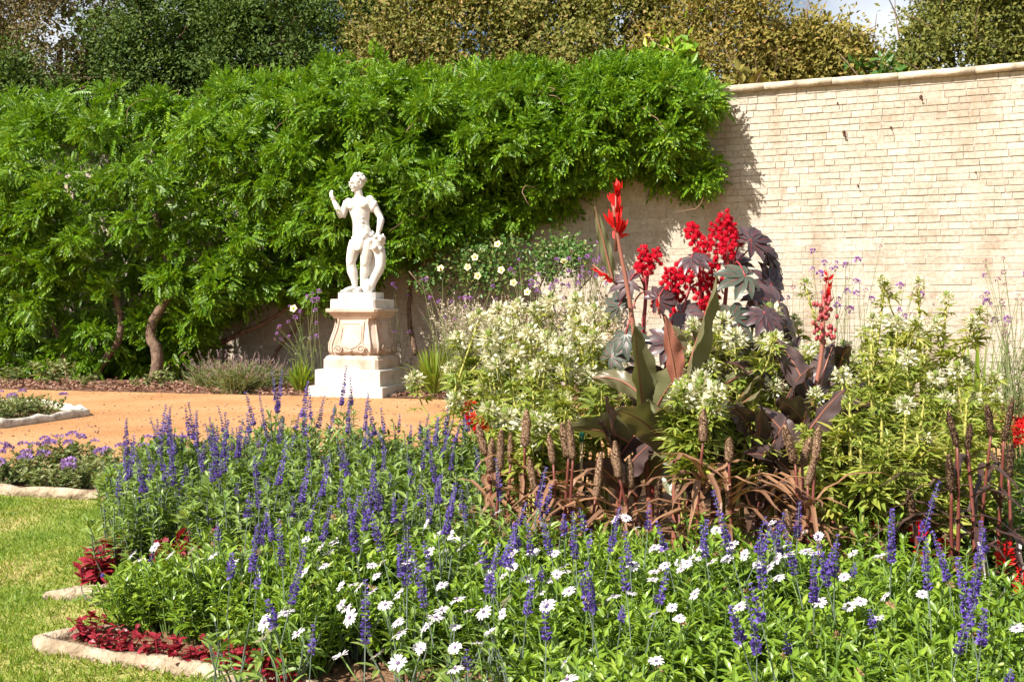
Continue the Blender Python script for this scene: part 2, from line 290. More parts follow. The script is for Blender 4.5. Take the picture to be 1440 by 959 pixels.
edging('kerb', [(-7, 8.0), (-4.42, 8.6), (-4.12, 9.66), (-4.3, 9.85), (-4.96, 10.6), (-9, 11)], 'low weathered kerb of the triangular bed on the orange path', .07, .075, 'kerb_stone', 'kerb')
edging('stone_edging', [(-3.6, 4.75), (-2.66, 4.73), (-2.48, 4.7), (-2.7, 4.6), (-3.6, 4.3)], 'tip of stone edging on the lawn at the left edge of the photo', .06, .05)
# grass blades
def inpoly(x, y, poly):
    r = np.zeros(len(x), bool); j = len(poly)-1
    for i in range(len(poly)):
        xi, yi = poly[i]; xj, yj = poly[j]
        c = ((yi > y) != (yj > y)) & (x < (xj-xi)*(y-yi)/(yj-yi+1e-12)+xi); r ^= c; j = i
    return r
n = 150000; x = U(-4.2, -.5, n); y = 2.5+3.1*U(0, 1, n)**1.25
k = ~inpoly(x, y, MAIN) & (y < 5.45-.27*(x+2.8)-.04) & ~((y > 4.42-.12*(x+2.7)*0) & (y < 4.72) & (x < -2.62)); x = x[k]; y = y[k]
n2 = 30000; x2 = U(1.2, 3.0, n2); y2 = U(2.3, 3.35, n2); k = ~inpoly(x2, y2, MAIN) & (y2 < 3.3-.12*(x2-1.7)); x = np.r_[x, x2[k]]; y = np.r_[y, y2[k]]
patch = .5+.5*np.sin(x*2.3+1.1*np.sin(y*2.1))*np.sin(y*2.9+x*1.3); k = U(0, 1, len(x)) < .35+.65*patch; x = x[k]; y = y[k]
g = G(); P = np.stack((x, y, np.zeros(len(x))), 1); D = np.stack((rng.normal(0, .55, len(x)), rng.normal(0, .55, len(x)), np.full(len(x), .8)), 1)
g.leaves(P, D, rng.normal(0, 1, P.shape), U(.012, .032, len(x)), U(.003, .0055, len(x)))
tag(g.build('lawn_grass', MT['grass'], smooth=False), 'short mown grass with dry yellow patches', 'grass', kind='stuff')
# bark chips along the border and pebbles on the path
g = G(); n = 9000; x = U(-8, 8, n); y = far(x)+np.abs(rng.normal(0, .75, n)); k = y < wallY(x)-.1; x = x[k]; y = y[k]; n = len(x)
g.leaves(np.stack((x, y, U(.012, .05, n)), 1), rng.normal(0, 1, (n, 3))*(1, 1, .35), rng.normal(0, .5, (n, 3))+(0, 0, 1), U(.03, .09, n), U(.02, .045, n))
tag(g.build('bark_chips', MT['chip'], smooth=False), 'bark mulch and fallen leaves along the foot of the wall', 'mulch', kind='stuff')
g = G()
for i in range(1700):
    Y = 5.9+5*U(0, 1)**1.3; X = U(-.56, .56)*Y*1.15
    if Y > far(X): continue
    g.ball((X, Y, .006), U(.004, .014), 5, 4, jit=.15)
tag(g.build('path_pebbles', MT['chip']), 'small pebbles scattered over the orange gravel path', 'gravel', kind='stuff')
g = G(); n = 420; x = U(-7, 7, n); y = far(x)-np.abs(rng.normal(0, .55, n)); k = y > 6; x = x[k]; y = y[k]; n = len(x)
g.leaves(np.stack((x, y, U(.007, .014, n)), 1), rng.normal(0, 1, (n, 3))*(1, 1, .1), rng.normal(0, .2, (n, 3))+(0, 0, 1), U(.02, .05, n), U(.012, .03, n))
tag(g.build('leaf_litter', MT['chip'], smooth=False), 'fallen leaves scattered along the far edge of the path', 'leaves', kind='stuff')
# clods of earth
g = G()
for i in range(1500):
    X, Y = U(-1.4, 2.3), U(2.2, 3.75); 
    if inpoly(np.array([X]), np.array([Y]), MAIN)[0]: g.ball((X, Y, .014), U(.006, .022), 6, 4, jit=.18)
tag(g.build('soil_clods', MT['soil']), 'crumbly brown earth in the flower bed', 'soil', kind='stuff')

# ------------------------------------------------------------------ brick wall
WA = math.atan(.385); CW, SW = math.cos(WA), math.sin(WA)
WH = 3.94
wall = tag(empty('brick_wall', (0, 14, 0), -WA), 'long buff brick garden wall with stone coping behind the wisteria', 'wall')
g = G(); ch = .0835; zt = WH-.10; nc = int(zt/ch); u0, u1 = -13.5, 9.5
for c in range(nc+1):
    z0 = zt-(c+1)*ch+.0095; z1 = zt-c*ch; u = u0+U(0, .2); hd = U(0, 1) < .5
    while u < u1:
        L = .118 if hd else .245; L *= U(.96, 1.04); hd = (U(0, 1) < .36) if not hd else (U(0, 1) < .12)
        wob = .006*math.sin(u*.8+1.3*math.sin(c*.21))
        up = z1 > 2.3+.4*math.sin(u*.9)
        pr = (.011 if up else .0050)+rng.normal(0, .002 if up else .0012)
        if z1 > .0: g.box((u, -max(pr, .002), max(z0, -.05)+wob+rng.normal(0, .0018)), (u+L-.008+rng.normal(0, .002), .05, z1+wob+rng.normal(0, .0018)), jit=.0016)
        u += L
g.build('brickwork', MT['brick'], wall, False)
g = G(); g.box((u0, 0, -.2), (u1, .36, zt)); g.build('mortar_core', MT['mortar'], wall, False)
g = G(); u = u0
while u < u1:
    L = U(.75, 1.05); dz = rng.normal(0, .004)
    prof = [(-.075, 0), (-.08, .055), (-.06, .085), (.18, .115), (.42, .085), (.44, 0)]
    g.loft([[(uu, a, zt+.003+b+dz+rng.normal(0, .002)) for a, b in prof] for uu in (u, u+L*.33, u+L*.66, u+L-.006)]); u += L
g.build('coping', MT['coping'], wall)
for (px, py, s) in ((1187, 187, 1.3), (1295, 137, 1), (1207, 262, .6), (1034, 154, .6), (1178, 146, .6), (1372, 243, .5), (1253, 180, .7)):
    Y = 14/(1+.385*(px-720)/FPX); p = at(px, py, Y); u = p[0]/CW
    g = G(); g.tube([(0, .0, 0), (0, -.035, .0), (.0, -.05, .012*s), (.0, -.055, -.035*s), (.02*s, -.04, -.05*s)], .009*s, 6); g.ball((0, -.012, .0), (.022*s, .006, .022*s), 8, 4)
    o = g.build('wall_hook', MT['rust'], wall); o.location = (u, -.003, p[2])

# ------------------------------------------------------------------ wisteria
TOP = [(-250, 150), (0, 150), (60, 108), (100, 105), (150, 116), (220, 120), (300, 122), (340, 108), (400, 100), (450, 92), (520, 62), (560, 86), (640, 106), (690, 90), (740, 100), (800, 104), (860, 88), (920, 97), (980, 106), (1004, 125), (1030, 190)]
BOT = [(-250, 512), (0, 524), (60, 524), (130, 540), (200, 528), (260, 508), (330, 470), (400, 425), (450, 440), (500, 420), (560, 392), (600, 372), (640, 345), (700, 330), (760, 325), (800, 300), (840, 258), (880, 240), (920, 255), (960, 270), (1005, 272), (1030, 258)]
wis = tag(empty('wisteria', (0, 14, 0)), 'huge bright green wisteria smothering the left half of the brick wall', 'climber')
org = np.array((0, 14, 0))
def depth(px): return .42+1.75*max(0, (1000-px)/1000)**1.15
comp = []
for i in range(6):
    yy = .12+.78*i/5.5
    for s in (-1, 1): comp.append(((0, yy, -.28*yy**2), (s*.85, .55, -.25), .36-.08*abs(yy-.5)))
comp.append(((0, .95, -.26), (0, 1, -.35), .34))
gg = G()
for p, d, l in comp: gg.leaves([p], [d], [(0, -.3, 1)], l, l*.44)
comp_t = np.concatenate(gg.V), np.concatenate([f for f, m in gg.F])
fol = G(); shoots = []; k = 0
while k < 1080:
    px = U(-230, 1000); t = np.interp(px, *zip(*TOP)); b = np.interp(px, *zip(*BOT)); py = t+(b-t)*U(0.03, .97)
    hole = math.sin(px*.031+2*math.sin(py*.021))*math.sin(py*.045+1.5*math.sin(px*.017))+.5*math.sin(px*.083+py*.051)
    if hole < -.24 and U(0, 1) < .9: continue
    k += 1; f = (py-t)/(b-t); d = depth(px)
    edge = math.sin(PI*min(1, max(0, .08+f*.95)))**.5
    d = max(.08, d*(.35+.6*edge)+.26*hole+rng.normal(0, .15)-.12)
    if f < .12: d = U(-.3, .6)*d
    Y = (14-1.0715*d)/(1+.385*(px-720)/FPX); p = at(px, py, Y); shoots.append((p, f, px, U(.12, .28)*(1 if px < 800 else .85)))
for px, py, Y in ((468, 262, 12.35), (470, 300, 12.3), (474, 325, 12.35), (460, 285, 12.5), (545, 232, 12.7), (455, 330, 12.6), (565, 240, 13.0), (512, 212, 12.4), (530, 205, 12.6), (495, 215, 12.5)):
    shoots.append((at(px, py, Y), .5, -px, .10))
for i in range(60):
    px = U(-200, 300); lo = np.interp(px, (-200, 120, 300), (528, 540, 500)); py = U(lo-75, lo); d = 1.55-.0018*max(px, 0)+rng.normal(0, .2); Y = (14-1.0715*d)/(1+.385*(px-720)/FPX); p = at(px, py, Y)
    if p[2] > .12: shoots.append((p, .7, px, U(.12, .24)))
for i in range(110):
    px = U(-200, 950); Yw = 14/(1+.385*(px-720)/FPX); q = at(px, 300, Yw+U(-.35, .2)); q[2] = WH+U(-.15, .3); shoots.append((q, .1, px, U(.16, .28)))
out = np.array((-SW, -CW, 0))
for (p, f, px, rad) in shoots:
    m = int(48*(rad/.28)**1.6)+5
    o = nrm(rng.normal(0, 1, (m*3, 3))); o = o[(o@(out*.8+np.array((0, 0, .35)))) > -.12][:m]; m = len(o)
    c = p+o*(rad*U(.35, 1, m))[:, None]*np.array((1.15, 1, .85))
    D = o*U(.3, .9, (m, 1))+rng.normal(0, .5, (m, 3))+np.array((0, 0, .2 if f < .12 else -.2))+out*.2
    Nn = o*.6+np.array((-.35, -.35, .6))+rng.normal(0, .4, (m, 3))
    fol.leaves(c, D, Nn, U(.12, .22, m)*(1 if px > 0 else .8), U(.14, .23, m)*(1 if px > 0 else .8), comp_t)
# inner, darker-lying layer of leaves close to the wall
n = 5200; px = U(-230, 990, n); t = np.interp(px, *zip(*TOP)); b = np.interp(px, *zip(*BOT)); py = t+(b-t)*U(.04, .95, n); dd = np.array([depth(q) for q in px])*U(.0, .3, n)
Y = (14-1.0715*dd)/(1+.385*(px-720)/FPX); P = np.stack(((px-720)*Y/FPX, Y, CAMZ-(py-HOR)*Y/FPX), 1)
fol.leaves(P, out*.5+rng.normal(0, .6, (n, 3))+(0, 0, -.5), out+rng.normal(0, .4, (n, 3))+(0, 0, .5), U(.2, .36, n), U(.2, .34, n), comp_t)
fol.V = [v-org for v in fol.V]; fol.build('foliage', MT['wisteria'], wis, False)
def curve(pts, n=14, j=0):
    pts = np.asarray(pts, float); t = np.linspace(0, len(pts)-1, n); P = []
    for q in t:
        i = int(min(q, len(pts)-2)); f = q-i; p0 = pts[max(i-1, 0)]; p1 = pts[i]; p2 = pts[i+1]; p3 = pts[min(i+2, len(pts)-1)]
        P.append(.5*((2*p1)+(p2-p0)*f+(2*p0-5*p1+4*p2-p3)*f*f+(3*p1-p0-3*p2+p3)*f**3))
    return np.array(P)+rng.normal(0, j, (n, 3)) if j else np.array(P)
for px, d, pts, r in ((215, 1.5, ((215, 545), (222, 500), (212, 460), (240, 400), (220, 300)), .10), (150, 1.5, ((135, 548), (140, 515), (170, 470), (160, 400)), .075), (95, 1.6, ((100, 545), (90, 500), (70, 440)), .05), (240, 1.2, ((222, 520), (245, 512), (268, 490)), .04),
                      (330, .6, ((255, 520), (320, 478), (370, 455), (420, 418), (470, 360)), .05), (400, .3, ((380, 510), (400, 480), (430, 440), (440, 380)), .035), (560, .3, ((585, 500), (575, 430), (590, 380), (640, 320)), .04)):
    P = []
    for x, y in pts:
        Y = (14-1.0715*d)/(1+.385*(x-720)/FPX); P.append(at(x, y, Y)-org)
    P[0][2] = min(P[0][2], -.02) if pts[0][1] > 530 else P[0][2]
    c = curve(P, 16, .008); g = G(); g.tube(c, np.linspace(r, r*.5, 16), 8); g.build('trunk', MT['bark'], wis)
for i in range(40):
    p, f, px, rad = shoots[rng.integers(0, 1080)]; q = p-org+out*rad*.9; a = nrm(rng.normal(0, 1, 3)*(1, .5, .6))
    P = [q]; dvec = a
    for s in range(9): dvec = nrm(dvec+rng.normal(0, .35, 3)*(1, .4, 1)+(0, 0, -.12)); P.append(P[-1]+dvec*U(.05, .09))
    g = G(); g.tube(P, np.linspace(.007, .003, 10), 5); g.build('vine_stem', MT['twig'], wis)

# ------------------------------------------------------------------ trees behind the wall
def tree(px, Y, r, zc, h, leaf, label, cat='tree', nclump=230, lsize=.062, name='evergreen_tree', twigs=60, ph=0, per=190):
    X = (px-720)*Y/FPX; t = tag(empty(name, (X, Y, 0)), label, cat, 'trees behind the garden wall')
    g = G(); top = zc+h*.3
    g.tube(curve([(0, 0, -.1), (.08, .03, zc*.4), (-.05, 0, zc*.8), (0, 0, top)], 10), np.linspace(.2, .05, 10), 8)
    cl = []
    for i in range(nclump):
        th = U(0, 2*PI); z = U(-1, 1); rr = math.sqrt(1-z*z); q = U(.55, 1.0)**.6*(1+.16*math.sin(3*th+ph)+.12*math.sin(5*z+2*th+ph))
        if i % 3 and math.sin(th) > .35: th = -th
        cl.append((r*rr*math.cos(th)*q, r*.8*rr*math.sin(th)*q, zc+h*z*q))
    for i in range(9):
        c = cl[i*7 % len(cl)]; g.tube(curve([(0, 0, zc*.7+U(-.5, .5)), (c[0]*.5, c[1]*.5, (zc*.7+c[2])/2+.2), c], 8), np.linspace(.06, .015, 8), 6)
    g.build('trunk', MT['bark'], t)
    g = G(); cl = np.array(cl); m = per
    for c in cl:
        o = nrm(c-np.array((0, 0, zc))); s = U(.15, .30); P = c+rng.normal(0, s, (m, 3))*.85
        g.leaves(P, o*.5+rng.normal(0, .7, (m, 3))+(0, 0, .15), o*.5+np.array((-.35, -.4, .5))+rng.normal(0, .5, (m, 3)), U(.8, 1.4, m)*lsize*1.25, U(.45, .75, m)*lsize*1.25)
    m = int(nclump*3.2); d = nrm(rng.normal(0, 1, (m, 3))); P = np.array((0, 0, zc))+d*np.array((r, r*.8, h))*(U(.25, .8, m)**.6)[:, None]; g.leaves(P, rng.normal(0, 1, (m, 3)), d+rng.normal(0, .5, (m, 3)), U(2.6, 4.4, m)*lsize, U(2, 3, m)*lsize)
    for i in range(twigs):
        c = cl[rng.integers(0, len(cl))]; o = nrm(c-np.array((0, 0, zc))); d = nrm(o+rng.normal(0, .5, 3)+(0, 0, .3)); p = c+rng.normal(0, .2, 3); l = U(.3, .8)
        g.tube([p-d*l*.3, p+d*l*.3+rng.normal(0, .04, 3), p+d*l*.7], (.010, .008, .004), 4, 1)
    g.build('crown', [MT[leaf], MT['twig']], t, False)
tree(-120, 22, 2.6, 5.6, 2.9, 'tree_brown', 'brownish twiggy evergreen behind the wall at the far left corner', ph=0)
tree(85, 21, 2.2, 5.9, 2.8, 'tree_brown', 'brown leaved twiggy tree left of the dark green evergreens', twigs=200, ph=1)
tree(15, 18.7, .95, 4.75, .95, 'tree_dark', 'rounded dark green bush poking above the wisteria at the left edge', 'bush', 70, .07, 'evergreen_bush', 20)
tree(255, 20.6, 2.0, 5.9, 2.9, 'tree_dark', 'dark green evergreen between the brown tree and the largest dark evergreen', ph=2, nclump=260)
tree(345, 22.6, 2.2, 6.0, 2.9, 'tree_dark', 'dark evergreen standing furthest back between the two larger dark evergreens', ph=3.7, nclump=200)
tree(425, 20.2, 2.3, 6.0, 2.9, 'tree_dark', 'largest dark green evergreen, above and left of the statue', ph=3, nclump=280)
tree(640, 18.6, 1.9, 5.6, 2.3, 'tree_olive', 'olive brown evergreen just right of the dark green trees', ph=4, nclump=260)
tree(830, 17.6, 1.75, 5.2, 2.2, 'tree_olive', 'olive evergreen with brown twigs above the middle of the wall', ph=5, nclump=260)
tree(1022, 16.6, 1.7, 4.55, 1.85, 'tree_gold', 'golden olive evergreen left of the gap of sky', ph=.6, nclump=230, lsize=.056, twigs=150)
tree(1150, 16.2, 1.0, 4.4, 1.15, 'tree_gold', 'small golden bushy tree at the edge of the gap of sky', ph=2.2, nclump=120, lsize=.07, twigs=90, name='evergreen_bush')
tree(1380, 15.6, 1.55, 4.7, 2.0, 'tree_olive', 'olive green evergreen above the wall at the right corner', ph=1.7, nclump=240, lsize=.056, twigs=90)
tree(1560, 15.2, 1.6, 4.6, 2.1, 'tree_olive', 'olive evergreen outside the right corner of the photo', ph=2.9, nclump=120)
tree(1240, 15.4, .5, 4.25, .42, 'sapling', 'fresh green elder sapling under the gap of sky', 'sapling', 26, .12, 'elder_sapling', 6, per=26)
tree(945, 14.9, .25, 4.55, .45, 'wisteria', 'bright green leafy shoot standing up above the wall by the golden tree', 'sapling', 16, .12, 'leafy_shoot', 3, per=22)
tree(1052, 13.75, .3, 4.0, .22, 'tree_gold', 'russet creeper tuft spilling over the wall coping beside the wisteria', 'creeper', 12, .09, 'creeper_tuft', 8, per=22)

# ------------------------------------------------------------------ pedestal
PA = math.radians(-17); PC = np.array((-1.83, 12.2, 0))
ped = tag(empty('pedestal', PC, PA), 'bulging pink sandstone pedestal with scroll carving under the white statue', 'pedestal'); ped.scale = (1.07, 1.07, 1)
def sq(h, z, ch=0.0, bow=0):
    c = ch; pts = [(-h+c, -h), (-h*.33, -h-bow), (h*.33, -h-bow), (h-c, -h), (h, -h+c), (h+bow, -h*.33), (h+bow, h*.33), (h, h-c), (h-c, h), (h*.33, h+bow), (-h*.33, h+bow), (-h+c, h), (-h, h-c), (-h-bow, h*.33), (-h-bow, -h*.33), (-h, -h+c)]
    return [(x, y, z) for x, y in pts]
def block(name, m, prof, ch=.006, parent=ped):
    g = G(); g.loft([sq(h, z, ch) for h, z in prof]); return g.build(name, MT[m], parent, False)
block('step', 'pale_stone', [(.447, -.02), (.45, .0), (.45, .122), (.443, .13)])
block('plinth', 'pale_stone', [(.398, .13), (.398, .315), (.39, .323)])
block('base_moulding', 'sand', [(.335, .323), (.335, .44), (.325, .45), (.318, .47), (.30, .487), (.292, .49)], .03)
SHF = [(.285, .49), (.30, .53), (.305, .58), (.298, .64), (.278, .72), (.258, .80), (.247, .87), (.243, .91), (.25, .935)]
block('shaft', 'sand', SHF, .075)
block('cornice', 'sand', [(.25, .935), (.262, .942), (.268, .965), (.285, .975), (.292, 1.0), (.318, 1.012), (.322, 1.045), (.312, 1.052)], .03)
block('top_block', 'pale_stone', [(.277, 1.052), (.277, 1.155), (.27, 1.165)], .02)
for rot in range(4):
    g = G(); ca, sa = math.cos(rot*PI/2), math.sin(rot*PI/2)
    def rr(p): return (p[0]*ca-p[1]*sa, p[0]*sa+p[1]*ca, p[2])
    zs = np.linspace(.515, .905, 12); hs = np.interp(zs, [z for h, z in SHF], [h for h, z in SHF])
    rings = []
    for z, h in zip(zs, hs):
        wv = .145+.05*max(0, (.66-z)/.15); e = .016
        rings.append([rr(p) for p in ((-wv, -h+.01, z), (-wv, -h-e*.7, z), (-wv+.012, -h-e, z), (wv-.012, -h-e, z), (wv, -h-e*.7, z), (wv, -h+.01, z))])
    g.loft(rings)
    for s in (-1, 1):
        th = np.linspace(0, 3.6*PI, 40); R = .052*(1-th/(4.4*PI))
        g.tube([rr((s*(.14)+s*r_*math.cos(t_), -.325-.004, .565+r_*math.sin(t_))) for r_, t_ in zip(R, th)], .010, 5); g.ball(rr((s*.14, -.322, .565)), .018, 8, 6)
    fr = []
    for a, z in ((-.115, .87), (.115, .87), (.125, .65), (.08, .60), (0, .57), (-.08, .60), (-.125, .65), (-.115, .87)):
        fr.append(rr((a, -np.interp(z, [q for h, q in SHF], [h for h, q in SHF])-.017, z)))
    F = []
    for a, b in zip(fr[:-1], fr[1:]):
        for t_ in np.linspace(0, 1, 6)[:-1]:
            p = np.array(a)*(1-t_)+np.array(b)*t_; F.append(p)
    g.tube(F, .007, 5); g.ball(rr((0, -.318, .545)), (.03, .03, .022), 8, 6)
    for s in (-1, 1):
        z2 = np.linspace(.50, .93, 10); g.tube([rr((s*(np.interp(z, [q for h, q in SHF], [h for h, q in SHF])-.066), -np.interp(z, [q for h, q in SHF], [h for h, q in SHF])-.001, z)) for z in z2], .012, 5)
    g.build('scroll_panel', MT['sand'], ped)

# ------------------------------------------------------------------ statue
st = tag(empty('statue', PC+(0.0, 0, 1.165), PA+math.radians(4)), 'white marble statue of a standing youth with a horn of fruit on the pedestal', 'statue'); st.scale = (1.03,)*3
g = G(); g.loft([[(a*.235-.02, b*.17, z) for a, b in ((-1, -.8), (-.85, -1), (.85, -1), (1, -.8), (1, .8), (.85, 1), (-.85, 1), (-1, .8))] for z in (0, .075, .082)]); g.build('statue_base', MT['marble'], st, False)
Z0 = .08
body = G()
def ell(c, r, rot=0, tilt=0):
    M = Matrix.Rotation(rot, 3, 'Y') @ Matrix.Rotation(tilt, 3, 'X'); body.ball((c[0], c[1], c[2]+Z0), r, 20, 14, rot=np.array(M))
def limb(pts, rad, n=18, gq=None, nn=14):
    (gq or body).tube(curve([(a, b, c+Z0) for a, b, c in pts], n), np.interp(np.linspace(0, 1, n), np.linspace(0, 1, len(rad)), rad), nn)
def tors(rows):
    body.loft([[(cx+rx*math.cos(t)*(1-.08*abs(math.sin(2*t))), cy+ry*math.sin(t), z+Z0) for t in np.linspace(0, 2*PI, 25)[:-1]] for cx, cy, z, rx, ry in rows])
tors([(.0, 0, .56, .105, .082), (.0, 0, .62, .125, .095), (.0, 0, .68, .128, .095), (-.008, -.002, .74, .118, .086), (-.018, -.004, .80, .105, .076), (-.022, -.006, .85, .105, .078), (-.028, -.008, .92, .122, .088), (-.035, -.01, .99, .137, .096), (-.04, -.006, 1.05, .138, .092), (-.043, .0, 1.10, .118, .075), (-.045, .005, 1.135, .075, .058)])
for s, c in ((-1, (-.105, -.078, 1.025)), (1, (.022, -.078, 1.032))): ell(c, (.066, .034, .047))
for s in (-1, 1):
    for z in (.78, .835, .885): ell((-.018+s*.032, -.068, z), (.03, .02, .027))
ell((-.045, .06, .66), (.08, .06, .075)); ell((.06, .06, .66), (.075, .06, .07))
ell((-.178, .0, 1.075), (.052, .05, .055)); ell((.092, .0, 1.10), (.052, .05, .054))
limb([(-.045, .005, 1.12), (-.05, -.003, 1.17), (-.058, -.01, 1.22)], [.058, .05, .05])
# head, turned to the left of the picture and a little down
hm = Matrix.Translation((-.066, -.02, 1.30+Z0)) @ Matrix.Rotation(math.radians(-38), 4, 'Z') @ Matrix.Rotation(math.radians(8), 4, 'X')
def hd(c, r, gq=None):
    p = hm @ Vector(c); (gq or body).ball(p, r, 16, 12, rot=np.array(hm.to_3x3()))
hd((0, .012, .015), (.072, .088, .092)); hd((0, -.022, -.035), (.056, .062, .068)); hd((0, -.062, -.082), (.024, .022, .018))
hd((0, -.092, -.018), (.013, .02, .026)); hd((0, -.085, .018), (.045, .014, .012)); hd((0, -.08, -.055), (.024, .012, .007))
hd((-.029, -.076, -.003), (.013, .009, .007)); hd((.029, -.076, -.003), (.013, .009, .007)); hd((-.03, -.068, -.032), (.02, .014, .02)); hd((.03, -.068, -.032), (.02, .014, .02))
hd((-.07, .01, -.01), (.01, .018, .026)); hd((.07, .01, -.01), (.01, .018, .026))
# arms
def hand(w, d, side, curl=.5, s=1.0):
    w = np.array(w); d = nrm(d); side = nrm(side); nn = np.cross(d, side)
    body.tube([w+(0, 0, Z0), w+d*.035*s+(0, 0, Z0), w+d*.07*s+(0, 0, Z0)], np.array((.023, .03, .027))*s, 12)
    for i, L in enumerate((.062, .07, .066, .052)):
        b = w+d*.065*s+side*(i-1.5)*.0155*s; c1 = b+d*L*.5*s+nn*L*.15*curl*s; c2 = c1+d*L*.28*s+nn*L*.4*curl*s; c3 = c2+d*L*.1*s+nn*L*.35*curl*s
        body.tube(np.array((b, c1, c2, c3))+(0, 0, Z0), np.array((.0095, .009, .008, .0065))*s, 8)
    b = w+d*.02*s-side*.025*s; body.tube(np.array((b, b+d*.03*s-side*.018*s+nn*.01*s, b+d*.06*s-side*.02*s+nn*.025*s))+(0, 0, Z0), np.array((.0125, .011, .008))*s, 8)
limb([(.10, .0, 1.105), (.155, .012, 1.0), (.222, .02, .885)], [.046, .047, .047, .041, .036]); ell((.142, -.008, 1.02), (.036, .042, .075), .45)
limb([(.222, .02, .885), (.226, -.01, .81), (.212, -.035, .715)], [.040, .043, .036, .026]); hand((.212, -.036, .72), (-.12, -.1, -1), (.45, -.9, .05), .7)
limb([(-.19, .0, 1.08), (-.225, .0, 1.0), (-.255, -.01, .90)], [.054, .048, .046, .038]); limb([(-.255, -.01, .90), (-.295, -.05, 1.0), (-.335, -.075, 1.09)], [.039, .042, .034, .025]); hand((-.335, -.075, 1.09), (-.35, -.25, 1), (.8, -.5, .2), .6)
# legs
limb([(-.07, 0, .60), (-.115, -.015, .48), (-.14, -.03, .36)], [.092, .088, .076, .064, .056]); ell((-.142, -.065, .362), (.04, .025, .048))
limb([(-.14, -.028, .37), (-.13, -.012, .27), (-.108, .0, .16), (-.10, .01, .055)], [.054, .058, .062, .05, .037, .031]); ell((-.123, .022, .255), (.048, .045, .09))
limb([(-.098, .018, .035), (-.125, -.03, .042), (-.165, -.085, .028), (-.19, -.12, .018)], [.034, .036, .036, .03, .018])
limb([(.062, 0, .60), (.055, -.01, .47), (.04, -.025, .345)], [.092, .088, .078, .066, .056]); ell((.036, -.06, .35), (.04, .025, .048))
limb([(.04, -.022, .355), (.03, .0, .25), (.008, .02, .14), (-.01, .03, .05)], [.054, .058, .060, .048, .036, .031]); ell((.028, .03, .25), (.048, .045, .09))
limb([(-.01, .036, .033), (-.018, -.02, .04), (-.03, -.08, .026), (-.036, -.115, .017)], [.034, .036, .036, .03, .018])
for fx, fy, dx in ((-.185, -.115, -.45), (-.036, -.11, -.1)):
    for i in range(5): body.tube(np.array(((fx+(i-2)*.013, fy+.01, .02), (fx+(i-2)*.015+dx*.02, fy-.028+abs(i-1)*.004, .012)))+(0, 0, Z0), (.011 if i else .014, .009), 8)
def remesh(gq, name, vox, m, parent, it=4):
    me = gq.mesh(name, m); o = bpy.data.objects.new(name, me); COL.objects.link(o)
    r = o.modifiers.new('r', 'REMESH'); r.mode = 'VOXEL'; r.voxel_size = vox; r.use_smooth_shade = True
    s = o.modifiers.new('s', 'SMOOTH'); s.factor = .5; s.iterations = it
    dg = bpy.context.evaluated_depsgraph_get(); me2 = bpy.data.meshes.new_from_object(o.evaluated_get(dg)); me2.name = name
    bpy.data.objects.remove(o); bpy.data.meshes.remove(me)
    if not me2.materials: me2.materials.append(m)
    me2.polygons.foreach_set('use_smooth', np.ones(len(me2.polygons), bool))
    return link(name, me2, parent)
remesh(body, 'figure', .0055, MT['marble'], st)
g = G()
for i in range(70):
    th = U(0, 2*PI); z = U(-.2, 1); r_ = math.sqrt(max(0, 1-z*z)); c = (.078*r_*math.cos(th), .03+.082*r_*math.sin(th), .03+.088*z)
    if c[1] < -.05 and c[2] < .055: continue
    hd(c, (U(.012, .02), U(.012, .02), U(.012, .018)), g)
remesh(g, 'hair', .006, MT['marble'], st, 2)
# loin cloth, falling drapery
g = G(); rows = []
for k, z in enumerate(np.linspace(.52, .70, 9)):
    f = k/8; rows.append([((.128+.016*math.sin(7*t+z*30)+.01*math.sin(13*t+z*50))*math.cos(t), (.10+.012*math.sin(6*t-z*25))*math.sin(t), z+Z0+.03*math.cos(t-.6)+.012*math.sin(5*t)) for t in np.linspace(0, 2*PI, 61)[:-1]])
g.loft(rows, cap=False)
o = g.build('loincloth', MT['marble'], st); md = o.modifiers.new('t', 'SOLIDIFY'); md.thickness = .012
g = G(); rows = []
for k, z in enumerate(np.linspace(.0, .70, 16)):
    f = k/15; cx = .07+.055*f; rows.append([(cx+(.05+.012*math.sin(9*t+z*6))*math.cos(t), .065+(.045+.010*math.sin(8*t+z*9))*math.sin(t), z+Z0) for t in np.linspace(0, 2*PI, 41)[:-1]])
g.loft(rows); g.build('drapery', MT['marble'], st)
g = G()
limb([(.10, -.05, .02), (.16, -.04, .16), (.225, -.03, .29), (.235, -.03, .42), (.205, -.035, .55), (.205, -.04, .62)], [.04, .05, .058, .066, .075, .085], 26, g, 18)
for z in (.22, .33, .44): pass
g.ball((.08, -.055, .075+Z0), (.07, .06, .085), 14, 10)
o = g.build('horn', MT['marble'], st)
for i in range(40):
    th = U(0, 2*PI); q = U(0, 1)**.5; g.ball((.208+.088*q*math.cos(th), -.06+.075*q*math.sin(th), Z0+.61+U(-.12, .07)*(1 if q > .6 else .4)+.03*(1-q)), U(.016, .034), 10, 8)
remesh(g, 'fruit', .006, MT['marble'], st, 2)

